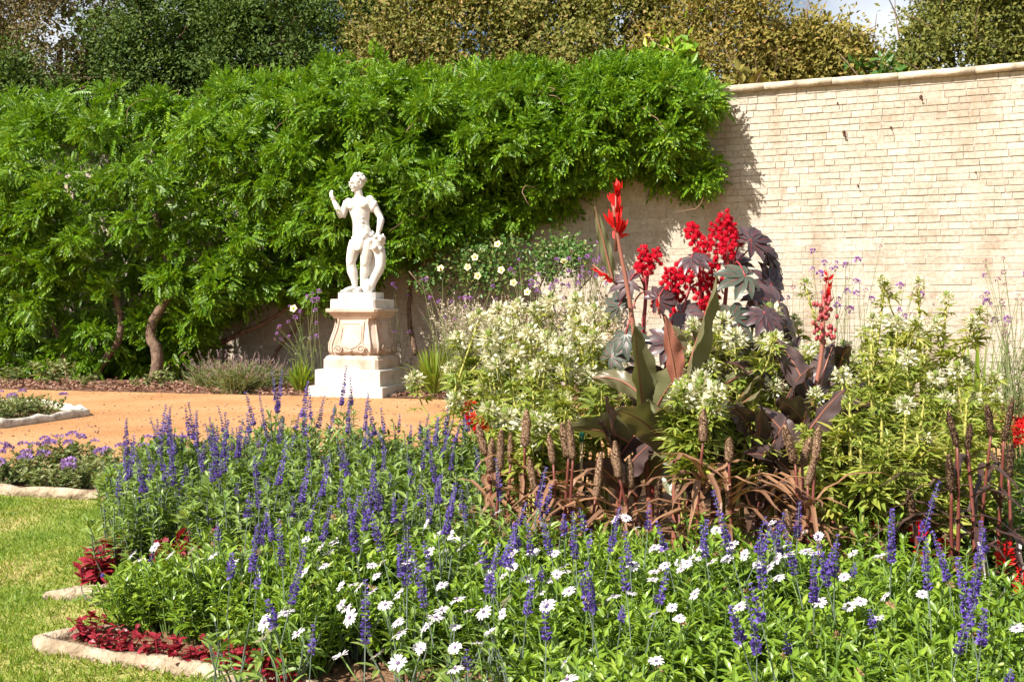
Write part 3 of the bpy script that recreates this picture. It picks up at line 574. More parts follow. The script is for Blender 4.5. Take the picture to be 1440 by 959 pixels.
# ------------------------------------------------------------------ plants: labels
ORD = 'first second third fourth fifth sixth seventh eighth ninth tenth eleventh twelfth thirteenth fourteenth fifteenth sixteenth seventeenth eighteenth nineteenth twentieth'.split()
ORD += ['twenty-'+o for o in ORD[:9]]+['thirtieth']+['thirty-'+o for o in ORD[:9]]+['fortieth']+['forty-'+o for o in ORD[:9]]
def pxof(o): return 720+FPX*o.location.x/o.location.y
def number(objs, desc, cat, group):
    """left-to-right labels for a row of plants"""
    objs = sorted(objs, key=pxof); n = len(objs)
    for i, o in enumerate(objs):
        if n == 1: lab = desc
        elif i == 0: lab = 'leftmost '+desc
        elif i == n-1: lab = 'rightmost '+desc
        else: lab = desc+', '+ORD[i]+' from the left'
        tag(o, lab, cat, group)
def bush(name, mats, h, r, n, L, W, T=LEAFH, up=.5, stems=6, flat=1.0, label=None):
    """a leafy clump: stems with leaves along them"""
    root = empty(name); leafy(root, mats, h, r, n, L, W, T, up, stems); return root
def leafy(root, mats, h, r, n, L, W, T=LEAFH, up=.5, stems=7, extra=None, pname='foliage', curlz=0):
    g = G(); per = max(3, n//stems)
    for s in range(stems):
        a = U(0, 2*PI); q = r*math.sqrt(U(0, 1)); hh = h*U(.72, 1.05)*(1-.25*(q/r)**2)
        c = curve([(0+.25*q*math.cos(a), .25*q*math.sin(a), 0), (.75*q*math.cos(a), .75*q*math.sin(a), hh*.55), (q*math.cos(a)+rng.normal(0, .012), q*math.sin(a)+rng.normal(0, .012), hh)], 8)
        g.tube(c, np.linspace(.0035, .0016, 8), 4, 1)
        t = U(.18, 1, per)**.8; P = np.stack([np.interp(t*7, np.arange(8), c[:, i]) for i in range(3)], 1)
        az = U(0, 2*PI, per); D = np.stack((np.cos(az), np.sin(az), up+rng.normal(0, .35, per)+(t-.6)*.9), 1)
        sc = (1.1-.45*t)*U(.75, 1.2, per)
        g.leaves(P, D, np.stack((-np.cos(az)*.3, -np.sin(az)*.3, np.ones(per)), 1)+rng.normal(0, .25, (per, 3)), L*sc, W*sc, T)
    if extra: extra(g)
    return g.build(pname, mats, root, False)

# ------------------------------------------------------------------ border plants by the wall
def lavender(p, s, label):
    t = tag(empty('lavender_bush', p, U(0, 6), (s, s, s)), label, 'lavender', 'lavender bushes at the wall'); g = G(); f = G()
    for i in range(230):
        d = nrm(rng.normal(0, .7, 3)*(1, 1, .2)+(0, 0, .9)); L = U(.22, .36); b = np.array((*rng.normal(0, .08, 2), 0)); c = [b, b+d*L*.5, b+d*L+(0, 0, -.01)]
        g.ribbon(c, (.008, .008, .004), rng.normal(0, 1, 3))
        P = b+d*U(.06, L, (7, 1)); g.leaves(P, d+rng.normal(0, .4, (7, 3)), rng.normal(0, 1, (7, 3)), U(.04, .08, 7), .008)
        if U(0, 1) < .45:
            e = b+d*L*1.32; f.ribbon([b+d*L, e], .003, rng.normal(0, 1, 3)); P = e-d*U(0, .05, (8, 1)); f.leaves(P, d+rng.normal(0, .6, (8, 3)), rng.normal(0, 1, (8, 3)), .016, .01)
    g.build('foliage', MT['lav_leaf'], t, False); f.build('flower_spikes', MT['lav_fl'], t, False)
lavender(gnd(298, 546), 1.15, 'leftmost grey lavender bush with faded flowers against the shaded wall')
lavender(gnd(335, 553), 1.2, 'middle grey lavender bush with faded flowers at the path edge')
lavender(gnd(372, 547), 1.05, 'rightmost grey lavender bush with faded flowers, left of the strap-leaved clump')
def strapclump(name, p, n, L, W, m, label, cat, grp=None, spread=.75, stiff=0, rz=0):
    t = tag(empty(name, p, rz), label, cat, grp); g = G()
    for i in range(n):
        a = U(0, 2*PI); l = L*U(.6, 1.1); e = U(.15, 1)*spread; b = np.array((.06*math.cos(a)*e, .06*math.sin(a)*e, 0)); o = np.array((math.cos(a), math.sin(a), 0))
        tt = np.linspace(0, 1, 7); c = b+o*(tt[:, None]*l*e*.8)+np.array((0, 0, 1))*(l*(tt-(.55-stiff*.5)*e*1.3*tt**2))[:, None]
        g.ribbon(c, W*np.array((.7, 1, 1, .95, .8, .5, .06))*U(.8, 1.2), (0, 0, 1) if abs(e) > .4 else o, .2)
    g.build('leaves', MT[m], t, False); return t
strapclump('daylily_clump', gnd(422, 553), 110, .48, .03, 'strap', 'light green strap-leaved clump left of the pedestal', 'daylily', 'strap-leaved clumps by the pedestal')
strapclump('daylily_clump', gnd(612, 558), 190, .72, .034, 'strap', 'large light green strap-leaved clump right of the pedestal', 'daylily', 'strap-leaved clumps by the pedestal')
strapclump('daylily_clump', gnd(652, 556), 70, .5, .024, 'strap', 'smaller strap-leaved clump behind the white flowers right of the pedestal', 'daylily', 'strap-leaved clumps by the pedestal')
for i, (px, py, s, lab) in enumerate(((15, 540, 1, 'low silvery weed at the foot of the wall at the left edge'), (75, 541, 1.5, 'upright green seedling under the wisteria left of its trunks'), (120, 546, .7, 'low dark plant at the foot of the wisteria trunk'), (200, 546, .7, 'low leafy weed on the bark below the bent wisteria trunk'), (235, 545, .9, 'narrow leafy weed right of the wisteria trunk'))):
    t = tag(empty('weed', gnd(px, py), U(0, 6), (s*1.2,)*3), lab, 'weed'); leafy(t, [MT['greygreen'], MT['stem']], .22, .18, 130, .09, .04, LEAF, .4)
# climbing rose
Yr = (14-1.0715*.8)/(1+.385*(700-720)/FPX); p0 = at(700, 440, Yr); p0[2] = 0
rose = tag(empty('climbing_rose', p0), 'dark green climbing rose with pale yellow blooms on the shaded wall', 'rose'); g = G(); s_ = G()
for i in range(150):
    px = U(590, 822); hi = np.interp(px, (590, 640, 700, 790, 822), (385, 345, 338, 338, 355)); lo = np.interp(px, (590, 640, 700, 740, 822), (400, 402, 408, 400, 362))
    q = at(px, U(hi, lo), Yr-U(-.1, .35)-.385*(px-700)*Yr/FPX)-p0; m = 22
    g.leaves(q+rng.normal(0, .09, (m, 3)), out+rng.normal(0, .8, (m, 3)), out+rng.normal(0, .5, (m, 3))+(0, 0, .6), U(.045, .075, m), U(.03, .045, m))
g.build('foliage', MT['rose_leaf'], rose, False)
for x in (-.9, -.2, .5, 1.0): s_.tube(curve([(0, 0, 0), (x*.4, .05, .5), (x*.9, 0, 1.1), (x*1.3, -.1, 1.55)], 10), np.linspace(.02, .008, 10), 6)
s_.build('stems', MT['bark'], rose)
def rosebloom():
    g = G(); n = 5; a = np.arange(n)*2*PI/n; D = np.stack((np.cos(a), np.sin(a), np.full(n, .35)), 1); g.leaves(np.zeros((n, 3)), D, np.array((0, 0, 1.)), .055, .06, LEAFH); g.ball((0, 0, .012), .016, 8, 5, 1); return g.mesh('flower', [MT['cream'], MT['yellow']])
rb = rosebloom()
for px, py in ((620, 378), (658, 376), (672, 388), (705, 380), (742, 411), (700, 344), (668, 362), (793, 368), (722, 398)):
    o = link('flower', rb, rose); q = at(px, py, Yr-.42-.385*(px-700)*Yr/FPX)-p0; o.location = q; o.rotation_euler = (PI/2*.8+rng.normal(0, .2), rng.normal(0, .2), -.3+rng.normal(0, .2))
cr = tag(empty('yellow_rose', gnd(412, 556)+np.array((0, .6, 0))), 'single pale yellow rose on thin stems left of the pedestal', 'rose'); leafy(cr, [MT['rose_leaf'], MT['stem']], .95, .2, 60, .06, .035, LEAF, .2, 5)
o = link('flower', rb, cr); q = at(413, 434, cr.location.y-.1)-np.array(cr.location); o.location = q; o.rotation_euler = (1.3, 0, -.2)
# verbena
def verbhead(m, n=34, r=.022):
    g = G(); d = nrm(rng.normal(0, 1, (n, 3))+(0, 0, .7)); g.leaves(d*r*.55, d, rng.normal(0, 1, (n, 3)), r*.7, r*.65); return g.mesh('blossom', MT[m], False)
VH = [verbhead('verb_fl') for _ in range(3)]; VS = [verbhead('verb_seed', 16, .014) for _ in range(2)]
def verbena(base, heads, label, faded=.2):
    """wiry stems from the base to each head"""
    base = np.array(base, float); base[2] = 0; t = tag(empty('verbena', base), label, 'verbena', 'purple verbena'); g = G()
    mains = [np.array((*rng.normal(0, .08, 2), 0)) for _ in range(4)]
    for k, h in enumerate(heads):
        h = h-base; b = mains[k % 4]; mid = b*.4+h*.55+np.array((*rng.normal(0, .03, 2), .12)); g.tube(curve([b, (b*.7+mid*.5)*(1, 1, .8), mid, h], 8), np.linspace(.0045, .0022, 8)*(.6 if base[1] < 8 else 1), 4)
        o = link('blossom', random.choice(VS if U(0, 1) < faded else VH), t); o.location = h; o.scale = (U(.7, 1.5)*(.72 if base[1] < 8 else 1),)*3; o.rotation_euler = (rng.normal(0, .3), rng.normal(0, .3), U(0, 6))
    m = 60; P = np.stack((rng.normal(0, .12, m), rng.normal(0, .1, m), U(.05, .7, m)), 1); g.leaves(P, rng.normal(0, 1, (m, 3))+(0, 0, .4), rng.normal(0, 1, (m, 3)), U(.06, .1, m), .012)
    g.build('stems', MT['greygreen'], t, False)
def scat(n, x0, x1, y0, y1, Y, dy=.25): return [at(U(x0, x1), U(y0, y1), Y+U(-dy, dy)) for _ in range(n)]
verbena((at(430, 500, 12.5)), scat(20, 380, 455, 400, 480, 12.5), 'purple verbena with dark wiry stems left of the pedestal')
verbena((at(560, 500, 12.8)), scat(9, 545, 600, 395, 470, 12.8), 'sparse purple verbena growing just behind the pedestal on its right')
verbena((at(640, 500, 11.6)), scat(24, 590, 700, 385, 450, 11.8), 'purple verbena in front of the shaded wall left of the white flower plumes')
verbena((at(745, 500, 11.4)), scat(26, 715, 800, 365, 430, 11.5), 'purple verbena below the right end of the climbing rose')
verbena((at(825, 500, 11.2)), scat(24, 800, 860, 340, 400, 11.2), 'purple verbena standing left of the tall red canna flower', .1)
verbena((at(1170, 500, 6.0)), scat(26, 1130, 1240, 345, 440, 6.2), 'faded purple verbena against the sunlit wall right of the castor plant', .45)
verbena((at(1240, 500, 6.4)), scat(20, 1195, 1330, 395, 455, 6.4), 'low faded verbena behind the right hand cleomes', .6)
verbena((at(1425, 520, 5.2)), scat(42, 1380, 1475, 355, 480, 5.3), 'tall faded verbena against the sunlit wall at the right edge', .75)
verbena((at(1115, 480, 6.0)), scat(8, 1090, 1130, 390, 430, 6.0), 'few verbena heads beside the dark castor leaves', .3)
# plumes (gaura)
def plume(p, h, label):
    t = tag(empty('gaura', p), label, 'gaura', 'pale flower plumes by the wall'); g = G(); f = G()
    for i in range(44):
        a = U(0, 2*PI); e = U(.05, .5); o = np.array((math.cos(a)*e, math.sin(a)*e, 1)); L = h*U(.65, 1.05); tip = nrm(o)*L; c = curve([(0, 0, 0), tip*.5+(0, 0, .06), tip], 8); g.tube(c, np.linspace(.004, .0018, 8), 4)
        m = 26; tt = U(.58, 1, m); P = np.stack([np.interp(tt*7, np.arange(8), c[:, k]) for k in range(3)], 1); f.leaves(P, rng.normal(0, .7, (m, 3))+(0, 0, .5), rng.normal(0, 1, (m, 3)), U(.018, .035, m), U(.012, .022, m))
        m = 12; tt = U(.1, .6, m); P = np.stack([np.interp(tt*7, np.arange(8), c[:, k]) for k in range(3)], 1); g.leaves(P, rng.normal(0, .8, (m, 3))+(0, 0, .6), rng.normal(0, 1, (m, 3)), U(.05, .09, m), .012)
    g.build('stems', MT['greygreen'], t, False); f.build('flowers', MT['plume'], t, False)
for i, (px, Y, h) in enumerate(((625, 12.6, 1.2), (655, 12.4, 1.25), (690, 12.0, 1.2), (720, 11.2, 1.2), (765, 11.2, 1.15), (830, 10.9, 1.2), (860, 10.7, 1.15))):
    plume(((px-720)*Y/FPX, Y, 0), h, ('leftmost feathery pale plume plant right of the pedestal', 'second feathery pale plume plant from the pedestal', 'third feathery pale plume plant, behind the first cleomes', 'middle feathery pale plume plant below the climbing rose', 'fifth feathery pale plume plant, below the rose end', 'sixth feathery pale plume plant, just left of the red canna', 'rightmost feathery pale plume plant behind the red canna')[i])
for px, py, s, lab in ((1415, 582, 1.3, 'grey green bushy plant at the right edge before the wall'), (1330, 585, 1.0, 'grey green bush behind the right hand cleomes'), (1470, 590, 1.3, 'grey green bush just outside the right edge'), (1240, 580, .9, 'grey green bush half hidden behind the tall cleomes')):
    t = tag(empty('shrub', gnd(px, py), U(0, 6), (s,)*3), lab, 'shrub', 'bushes at the foot of the sunny wall'); leafy(t, [MT['greygreen'], MT['stem']], .55, .35, 900, .05, .012, LEAF, .6, 30)
strapclump('iris_clump', ((1372-720)*6/FPX, 6.0, 0), 16, .85, .035, 'strap', 'upright sword-leaved clump rising behind the right hand cleomes', 'iris', None, .32, .9)
# left far bed, side bed
def floret_head(m, r=.03, n=60):
    g = G(); d = nrm(rng.normal(0, 1, (n, 3))*(1, 1, .45)+(0, 0, .35)); g.leaves(d*r*(.75, .75, .4), d+(0, 0, .4), rng.normal(0, 1, (n, 3)), r*.45, r*.4); return g.mesh('flower', MT[m], False)
AH = [floret_head('ager_fl') for _ in range(3)]
def mound(p, h, r, nfl, lm='greygreen', heads=AH, name='heliotrope', n=520, L=.055, W=.03, pos=None):
    t = empty(name, p, U(0, 6)); leafy(t, [MT[lm], MT['stem']], h, r, n, L, W, LEAF, .45, 22)
    for i in range(nfl):
        a = U(0, 2*PI); q = r*math.sqrt(U(0, 1)); o = link('flower', random.choice(heads), t); o.location = (q*math.cos(a), q*math.sin(a), h*U(.92, 1.1)); o.scale = (U(.8, 1.4),)*3
    return t
L_ = []
for X, Y, nf in ((-4.75, 9.15, 1), (-5.1, 9.5, 2), (-4.7, 9.45, 1), (-5.2, 8.95, 1), (-5.5, 9.6, 0), (-4.95, 9.9, 1), (-5.7, 9.1, 1), (-4.5, 9.55, 2)): L_.append(mound((X, Y, 0), .22, .26, nf, n=420))
number(L_, 'grey green mound in the triangular bed on the path', 'bedding plant', 'mounds in the triangular bed')
L_ = []
for px, py, h, nf in ((20, 672, .25, 4), (45, 660, .27, 6), (85, 655, .3, 8), (70, 682, .22, 2), (110, 680, .24, 1), (140, 668, .26, 3), (165, 690, .2, 1), (180, 660, .28, 2), (215, 655, .28, 3), (-10, 680, .24, 3), (245, 650, .28, 2), (120, 655, .28, 2)):
    L_.append(mound(gnd(px, py+9), h*.68, .17, nf, n=480, L=.045, W=.026))
number(L_, 'mauve flowered heliotrope mound in the side bed between lawn and path', 'heliotrope', 'heliotrope in the side bed')

# ------------------------------------------------------------------ blue salvia
def spike(L, seed):
    g = G(); r = np.random.default_rng(seed); st_h = .10; bend = r.normal(0, .02, 2)
    def ax(t): return np.stack((bend[0]*t**2, bend[1]*t**2, t*(st_h+L)), -1)
    g.tube(ax(np.linspace(0, 1, 7)), np.linspace(.0019, .0013, 7), 5, 1)
    nw = max(6, int(L/.0078)); P = []; D = []; S = []
    for k in range(nw):
        f = k/(nw-1); z = (st_h+L*f)/(st_h+L); m = int(9-3*f); a = np.arange(m)*2*PI/m+r.uniform(0, 6); rad = .0095*(1-.5*f)*(1.1 if f > .06 else .7)*r.uniform(.7, 1.15)
        c = ax(np.full(m, z)); P.append(c+np.stack((np.cos(a)*rad*.35, np.sin(a)*rad*.35, 0*a), 1)); D.append(np.stack((np.cos(a), np.sin(a), .5+0*a+r.normal(0, .3, m)), 1)); S.append(np.full(m, (1-.5*f)*r.uniform(.8, 1.2)))
    P = np.concatenate(P); D = np.concatenate(D); S = np.concatenate(S)
    g.leaves(P, D, r.normal(0, .5, P.shape)+(0, 0, 1), S*.0148, S*.0115)
    return g.mesh('flower_spike', [MT['salvia_fl'], MT['salvia_st']], False)
SPK = [spike(l, i) for i, l in enumerate((.05, .065, .08, .09, .10, .11, .125, .14))]
def salvia_proto(nsp, k, h=.33, n=170, hf=1.0):
    t = empty('blue_salvia'); leafy(t, [MT['salvia_leaf'], MT['salvia_st']], h*hf, .11, n, .062, .02, LEAFH, .35, 11 if n > 100 else 5)
    for i in range(nsp):
        a = i*2*PI/max(nsp, 1)+U(0, 1); q = 0 if nsp == 1 else U(.02, .055); o = link('flower_spike', SPK[min(7, max(0, int(k+rng.normal(0, 1.5))))], t)
        o.location = (q*math.cos(a), q*math.sin(a), h*U(.74, .95)-.06); o.rotation_euler = (rng.normal(0, .13), rng.normal(0, .13), U(0, 6)); o.scale = (U(.7, 1.0),)*2+(U(.7, 1.15),)
    return t
SPX = {}
for nsp in (0, 1, 2, 3): SPX[nsp] = [salvia_proto(nsp, (2, 4, 5, 6)[v]) for v in range(4)]
for nsp in (1, 2): SPX[-nsp] = [salvia_proto(nsp, (1, 3, 5, 7)[v], .33, 40, .72) for v in range(4)]
used = set()
def put(proto, loc, rz, sc):
    o = proto if proto.name not in used else copy_tree(proto)
    used.add(proto.name); o.location = tuple(loc); o.rotation_euler = (0, 0, rz); o.scale = sc; return o
yY = ([540, 560, 600, 640, 690, 715, 760, 800, 850, 890], [5.45, 5.25, 4.6, 4.05, 3.45, 3.1, 2.62, 2.35, 2.08, 1.95])
SP = [(330, 790, 3), (322, 720, 2), (300, 715, 1), (245, 735, 1), (380, 740, 2), (400, 770, 1), (438, 725, 2), (415, 690, 1), (350, 770, 1), (395, 815, 1), (362, 700, 1), (372, 660, 2), (320, 670, 2), (300, 650, 2), (270, 640, 2), (255, 670, 1),
      (290, 625, 2), (240, 625, 2), (212, 640, 1), (195, 650, 2), (185, 625, 1), (335, 610, 2), (360, 600, 2), (310, 600, 2), (390, 590, 3), (372, 585, 2), (410, 600, 2), (430, 590, 2), (350, 625, 2), (395, 565, 1), (385, 560, 1), (420, 570, 2), (450, 575, 2), (475, 555, 1), (495, 548, 1), (300, 590, 1), (275, 605, 1), (255, 610, 1), (240, 600, 1),
      (515, 590, 1), (535, 600, 2), (545, 590, 1), (560, 585, 1), (575, 600, 1), (590, 595, 1), (605, 600, 2), (620, 590, 1), (640, 600, 1), (655, 585, 1), (540, 645, 1), (548, 665, 1), (490, 710, 1), (500, 735, 2), (537, 705, 1), (550, 695, 2), (565, 705, 1), (600, 680, 2), (615, 700, 2), (622, 730, 1), (585, 660, 1), (565, 775, 2), (570, 770, 1), (640, 700, 2), (655, 690, 1), (475, 690, 1), (465, 650, 1), (525, 660, 1), (590, 640, 1), (630, 640, 1), (670, 640, 1),
      (620, 785, 1), (675, 800, 1), (688, 855, 1), (610, 820, 1), (705, 760, 2), (708, 790, 2), (735, 820, 1), (740, 740, 2), (732, 700, 2), (755, 755, 1), (805, 735, 2), (812, 760, 1), (830, 740, 2), (840, 830, 2), (868, 805, 1), (887, 820, 1), (908, 830, 1), (870, 885, 1), (785, 750, 1), (890, 760, 1), (745, 895, 2), (765, 890, 1), (420, 860, 2), (500, 870, 1), (512, 872, 1), (660, 870, 1), (415, 700, 1), (515, 700, 1),
      (985, 735, 1), (1000, 750, 1), (1060, 745, 2), (1062, 780, 2), (1060, 860, 2), (1075, 735, 2), (1108, 730, 2), (1130, 780, 1), (1160, 770, 2), (1175, 790, 1), (1145, 810, 1), (1090, 860, 1), (1190, 750, 1), (1262, 750, 2), (1320, 785, 3), (1360, 830, 3), (1358, 880, 2), (1310, 820, 1), (1405, 885, 1), (1120, 845, 1), (950, 760, 1), (905, 735, 1), (850, 745, 1), (1240, 810, 1), (1395, 740, 1), (1385, 600, 1),
      (205, 785, 1), (230, 770, 1), (262, 780, 1), (275, 760, 1), (150, 792, 1), (290, 795, 1), (168, 680, 1), (700, 690, 1), (760, 700, 1)]
SALV = []
SP = [q for i, q in enumerate(SP) if not (q[1] > 830 and q[0] < 1000 and i % 3 == 0)]+[(int(x), int(y), 1) for x, y in zip(U(170, 350, 26), U(590, 680, 26))]+[(int(x), int(y), 1) for x, y in zip(U(370, 660, 14), U(585, 690, 14))]
for (px, py, ns) in SP:
    Y = (np.interp(py, *yY) if px > 310 or py < 690 else np.interp(py, (690, 800), (3.75, 3.3)))*(1+rng.normal(0, .015)); ns = min(ns, 2) if py > 690 else ns; zc = CAMZ-(py-HOR)*Y/FPX; b = at(px, py, Y); b[2] = 0
    s = zc/.365; SALV.append((put(random.choice(SPX[ns if py < 735 else -ns]), b, U(0, 6), (1, 1, s)), py))
# leafy ones filling the mass
FILL = []
for i in range(150):
    Y = U(3.45, 5.35); X = U(-1.85, .15)
    px = 720+FPX*X/Y
    if px < 168+max(0, 4-Y)*60 or px > 690: continue
    s = U(.95, 1.25)+.10*(Y-3.5)*math.exp(-((px-470)/160)**2)
    FILL.append((put(random.choice(SPX[0]), (X, Y, 0), U(0, 6), (1.25, 1.25, s)), 0))
GRP = 'blue salvia in the flower bed'
bands = [([o for o, y in SALV if y < 605 and pxof(o) < 455], 'blue salvia beside the path left of the statue'), ([o for o, y in SALV if y < 605 and pxof(o) >= 455], 'blue salvia in the back row below the statue'),
         ([o for o, y in SALV if 605 <= y < 685 and pxof(o) < 290], 'blue salvia at the left end of the salvia mass'), ([o for o, y in SALV if 605 <= y < 685 and 290 <= pxof(o) < 420], 'blue salvia in the salvia mass below the lavender'), ([o for o, y in SALV if 605 <= y < 685 and 420 <= pxof(o)], 'blue salvia in the salvia mass right of the statue'), ([o for o, y in SALV if 685 <= y < 760 and pxof(o) < 690], 'blue salvia along the front of the salvia mass'),
         ([o for o, y in SALV if 685 <= y < 765 and pxof(o) >= 690], 'blue salvia in front of the millet stems'), ([o for o, y in SALV if y >= 760 and pxof(o) < 560], 'blue salvia among the left foreground daisies'),
         ([o for o, y in SALV if y >= 760 and 560 <= pxof(o) < 1000 and not (y < 765 and pxof(o) >= 690)], 'blue salvia among the middle foreground daisies'), ([o for o, y in SALV if y >= 765 and pxof(o) >= 1000], 'blue salvia among the right foreground daisies')]
for b, d in bands: number(b, d, 'salvia', GRP)
for lo, hi, d in ((3.4, 3.9, 'flowerless salvia at the front of the salvia mass'), (3.9, 4.4, 'flowerless salvia inside the salvia mass'), (4.4, 4.9, 'flowerless salvia in the second row from the path'), (4.9, 5.5, 'leafy salvia without flowers beside the path')):
    number([o for o, y in FILL if lo <= o.location.y < hi], d, 'salvia', 'leafy salvia plants')

# ------------------------------------------------------------------ white daisies
def daisy(np_, r, rag):
    g = G(); a = np.arange(np_)*2*PI/np_+rng.normal(0, .06, np_); el = rag+rng.normal(0, .13, np_)
    D = np.stack((np.cos(a), np.sin(a), el), 1)
    T = np.array([(0, 0, 0), (.3, .3, .03), (.5, .7, .02), (.3, .97, -.05), (-.3, .97, -.05), (-.5, .7, .02), (-.3, .3, .03)]), np.array([(0, 1, 6), (1, 2, 5), (1, 5, 6), (2, 3, 4), (2, 4, 5)])
    g.leaves(D*(.16*r, .16*r, 0), D, np.array((0, 0, 1.)), r*U(.8, 1.02, np_), r*.27, T)
    g.ball((0, 0, .002), (r*.2, r*.2, r*.1), 10, 6, 1)
    g.tube([(0, 0, -.13), (.006, 0, -.06), (0, 0, 0)], (.0016, .0016, .002), 5, 2)
    return g.mesh('flower', [MT['petal'], MT['disc'], MT['stem']])
DF = [daisy(n_, .0195, e) for n_, e in ((17, .05), (19, .12), (16, -.12), (18, .3), (20, 0))]
DB = []
for v in range(6):
    t = empty('daisy_bush')
    def seeds(g):
        for i in range(rng.integers(0, 4)):
            a = U(0, 6); q = U(.02, .12); c = np.array((q*math.cos(a), q*math.sin(a), U(.25, .3))); m = 9; g.leaves(np.repeat([c], m, 0), rng.normal(0, .8, (m, 3))+(0, 0, .6), rng.normal(0, 1, (m, 3)), .014, .007, LEAF, 2); g.tube([c*(.7, .7, .5), c], .0015, 4, 1)
    leafy(t, [MT['daisy_leaf'], MT['stem'], MT['seedbrown']], .28, .16, 440, .056, .018, LEAFH, .5, 30, seeds); DB.append(t)
FL = [(640, 760), (632, 752), (648, 770), (655, 762), (625, 775), (470, 762), (452, 770), (462, 778), (455, 795), (430, 760), (523, 795), (505, 825), (523, 832), (480, 825), (497, 822), (561, 835), (487, 855), (480, 850), (492, 868), (372, 875), (383, 886), (368, 900), (419, 890), (402, 862), (560, 875), (562, 890), (542, 850), (600, 881), (592, 912), (640, 880), (590, 910), (531, 921), (560, 932), (480, 922),
      (770, 850), (760, 833), (775, 815), (783, 808), (795, 803), (800, 831), (708, 810), (740, 812), (690, 810), (722, 778), (750, 778), (780, 778), (792, 796), (798, 955), (795, 930), (640, 910), (643, 842), (890, 795), (888, 833), (920, 770), (930, 772), (935, 795), (955, 790), (972, 783), (985, 785), (958, 800), (918, 815), (955, 869), (866, 730), (880, 728), (870, 750), (895, 742), (1008, 745), (985, 770), (1100, 770), (1108, 780), (1093, 785), (1133, 775), (1145, 778), (1200, 778), (1187, 811), (1152, 846), (1195, 852), (1210, 845), (1235, 869), (1297, 835), (1430, 883), (640, 940), (240, 782), (270, 775), (300, 780), (328, 790), (185, 780), (195, 787), (218, 770), (700, 720), (712, 845), (1085, 735), (620, 750), (1245, 838)]
FL += [(int(x), int(y)) for x, y in zip(U(390, 1260, 24), U(770, 935, 24))]+[(int(x), int(y)) for x, y in zip(U(600, 1180, 16), U(735, 800, 16))]
bushes = []
for Y in np.arange(1.35, 3.45, .17):
    for X in np.arange(-1.5, 2.4, .18):
        x = X+rng.normal(0, .04); y = Y+rng.normal(0, .04)
        if not inpoly(np.array([x]), np.array([y]), MAIN)[0] and not (x > -.35 and y < 2.6): continue
        if y < 2.99-.37*(x+1.45)+.16 and x < 0: continue
        if abs(720+FPX*x/y-720) > 860: continue
        if x > 1.35 and y > 2.35-.0*x: continue
        if x < -.95 or 720+FPX*x/y < 235: continue
        bushes.append(put(random.choice(DB), (x, y, 0), U(0, 6), (U(.9, 1.1), U(.9, 1.1), U(.85, 1.15)*(1-.12*max(0, 2.2-y)))))
for px, py in ((188, 888), (212, 892), (240, 900), (275, 906), (318, 915), (215, 872), (245, 876), (272, 880), (305, 890), (345, 912), (365, 935), (400, 945), (440, 955), (395, 915), (440, 925), (190, 880)):
    q = gnd(px, py); bushes.append(put(random.choice(DB), q, U(0, 6), (.8, .8, U(.85, 1.0)*(.8 if px < 220 else 1))))
bl = np.array([o.location for o in bushes])
for (px, py) in FL:
    z = .30+rng.normal(0, .012); Y = (CAMZ-z)*FPX/(py-HOR); Y = min(Y, 3.3); p = at(px, py, Y); i = int(np.argmin(((bl-p)[:, :2]**2).sum(1))); b = bushes[i]
    o = link('flower', random.choice(DF), b); M = Matrix.Translation(b.location) @ Matrix.Rotation(b.rotation_euler.z, 4, 'Z') @ Matrix.Diagonal((*b.scale, 1))
    W = Matrix.Translation(p) @ Matrix.Rotation(U(0, 6), 4, 'Z'); tl = Vector(nrm(np.array((-.5, -.15, .95))+rng.normal(0, .27, 3))).to_track_quat('Z', 'Y').to_matrix().to_4x4()
    o.matrix_local = M.inverted() @ Matrix.Translation(p) @ tl @ Matrix.Rotation(U(0, 6), 4, 'Z') @ Matrix.Scale(U(.72, 1.05), 4)
for lo, hi, d in ((0, 1.7, 'white daisy bush in the nearest row'), (1.7, 2.05, 'white daisy bush in the second row from the front'), (2.05, 2.4, 'white daisy bush in the third row from the front'), (2.4, 2.75, 'white daisy bush in the fourth row from the front'), (2.75, 3.1, 'white daisy bush in the fifth row from the front'), (3.1, 4, 'white daisy bush in the hindmost row')):
    b = [o for o in bushes if lo <= o.location.y < hi]
    for o in b: pass
    number(b, d, 'daisy', 'white daisy bushes in the foreground bed')
# red coleus
CP = []
for v in range(3):
    t = empty('coleus'); leafy(t, [MT['coleus'], MT['coleus']], .13, .07, 70, .05, .032, LEAFH, .15, 8); CP.append(t)
CO = [put(random.choice(CP), gnd(px, py), U(0, 6), (s, s, s)) for px, py, s in ((138, 828, 1.1), (160, 826, 1.3), (180, 826, 1.2), (205, 820, 1.2), (148, 815, 1.15), (185, 810, 1.25))]
number(CO, 'dark red coleus in the second pointed bed on the lawn', 'coleus', 'red coleus edging')
CO = [put(random.choice(CP), gnd(px, py), U(0, 6), (s, s, s)) for px, py, s in ((125, 905, .75), (152, 916, .6), (178, 925, .65), (226, 936, .85), (268, 942, .6), (308, 946, .85), (342, 954, .7), (368, 962, .75), (395, 972, .7))]
number(CO, 'dark red coleus inside the nearest stone edging', 'coleus', 'red coleus edging')
CO = [put(random.choice(CP), (*at(px, py, Y)[:2], 0), U(0, 6), (s, s, s*1.5)) for px, py, Y, s in ((235, 780, 3.4, 1.2), (262, 750, 3.45, 1.3), (290, 790, 3.3, 1.1), (310, 790, 3.3, 1.1), (260, 790, 3.3, 1), (455, 800, 3.3, 1.2), (500, 790, 3.3, 1.3), (530, 790, 3.3, 1.3), (420, 790, 3.3, 1.1), (350, 790, 3.35, 1.1))]
number(CO, 'dark red coleus between the salvia mass and the daisies', 'coleus', 'red coleus edging')

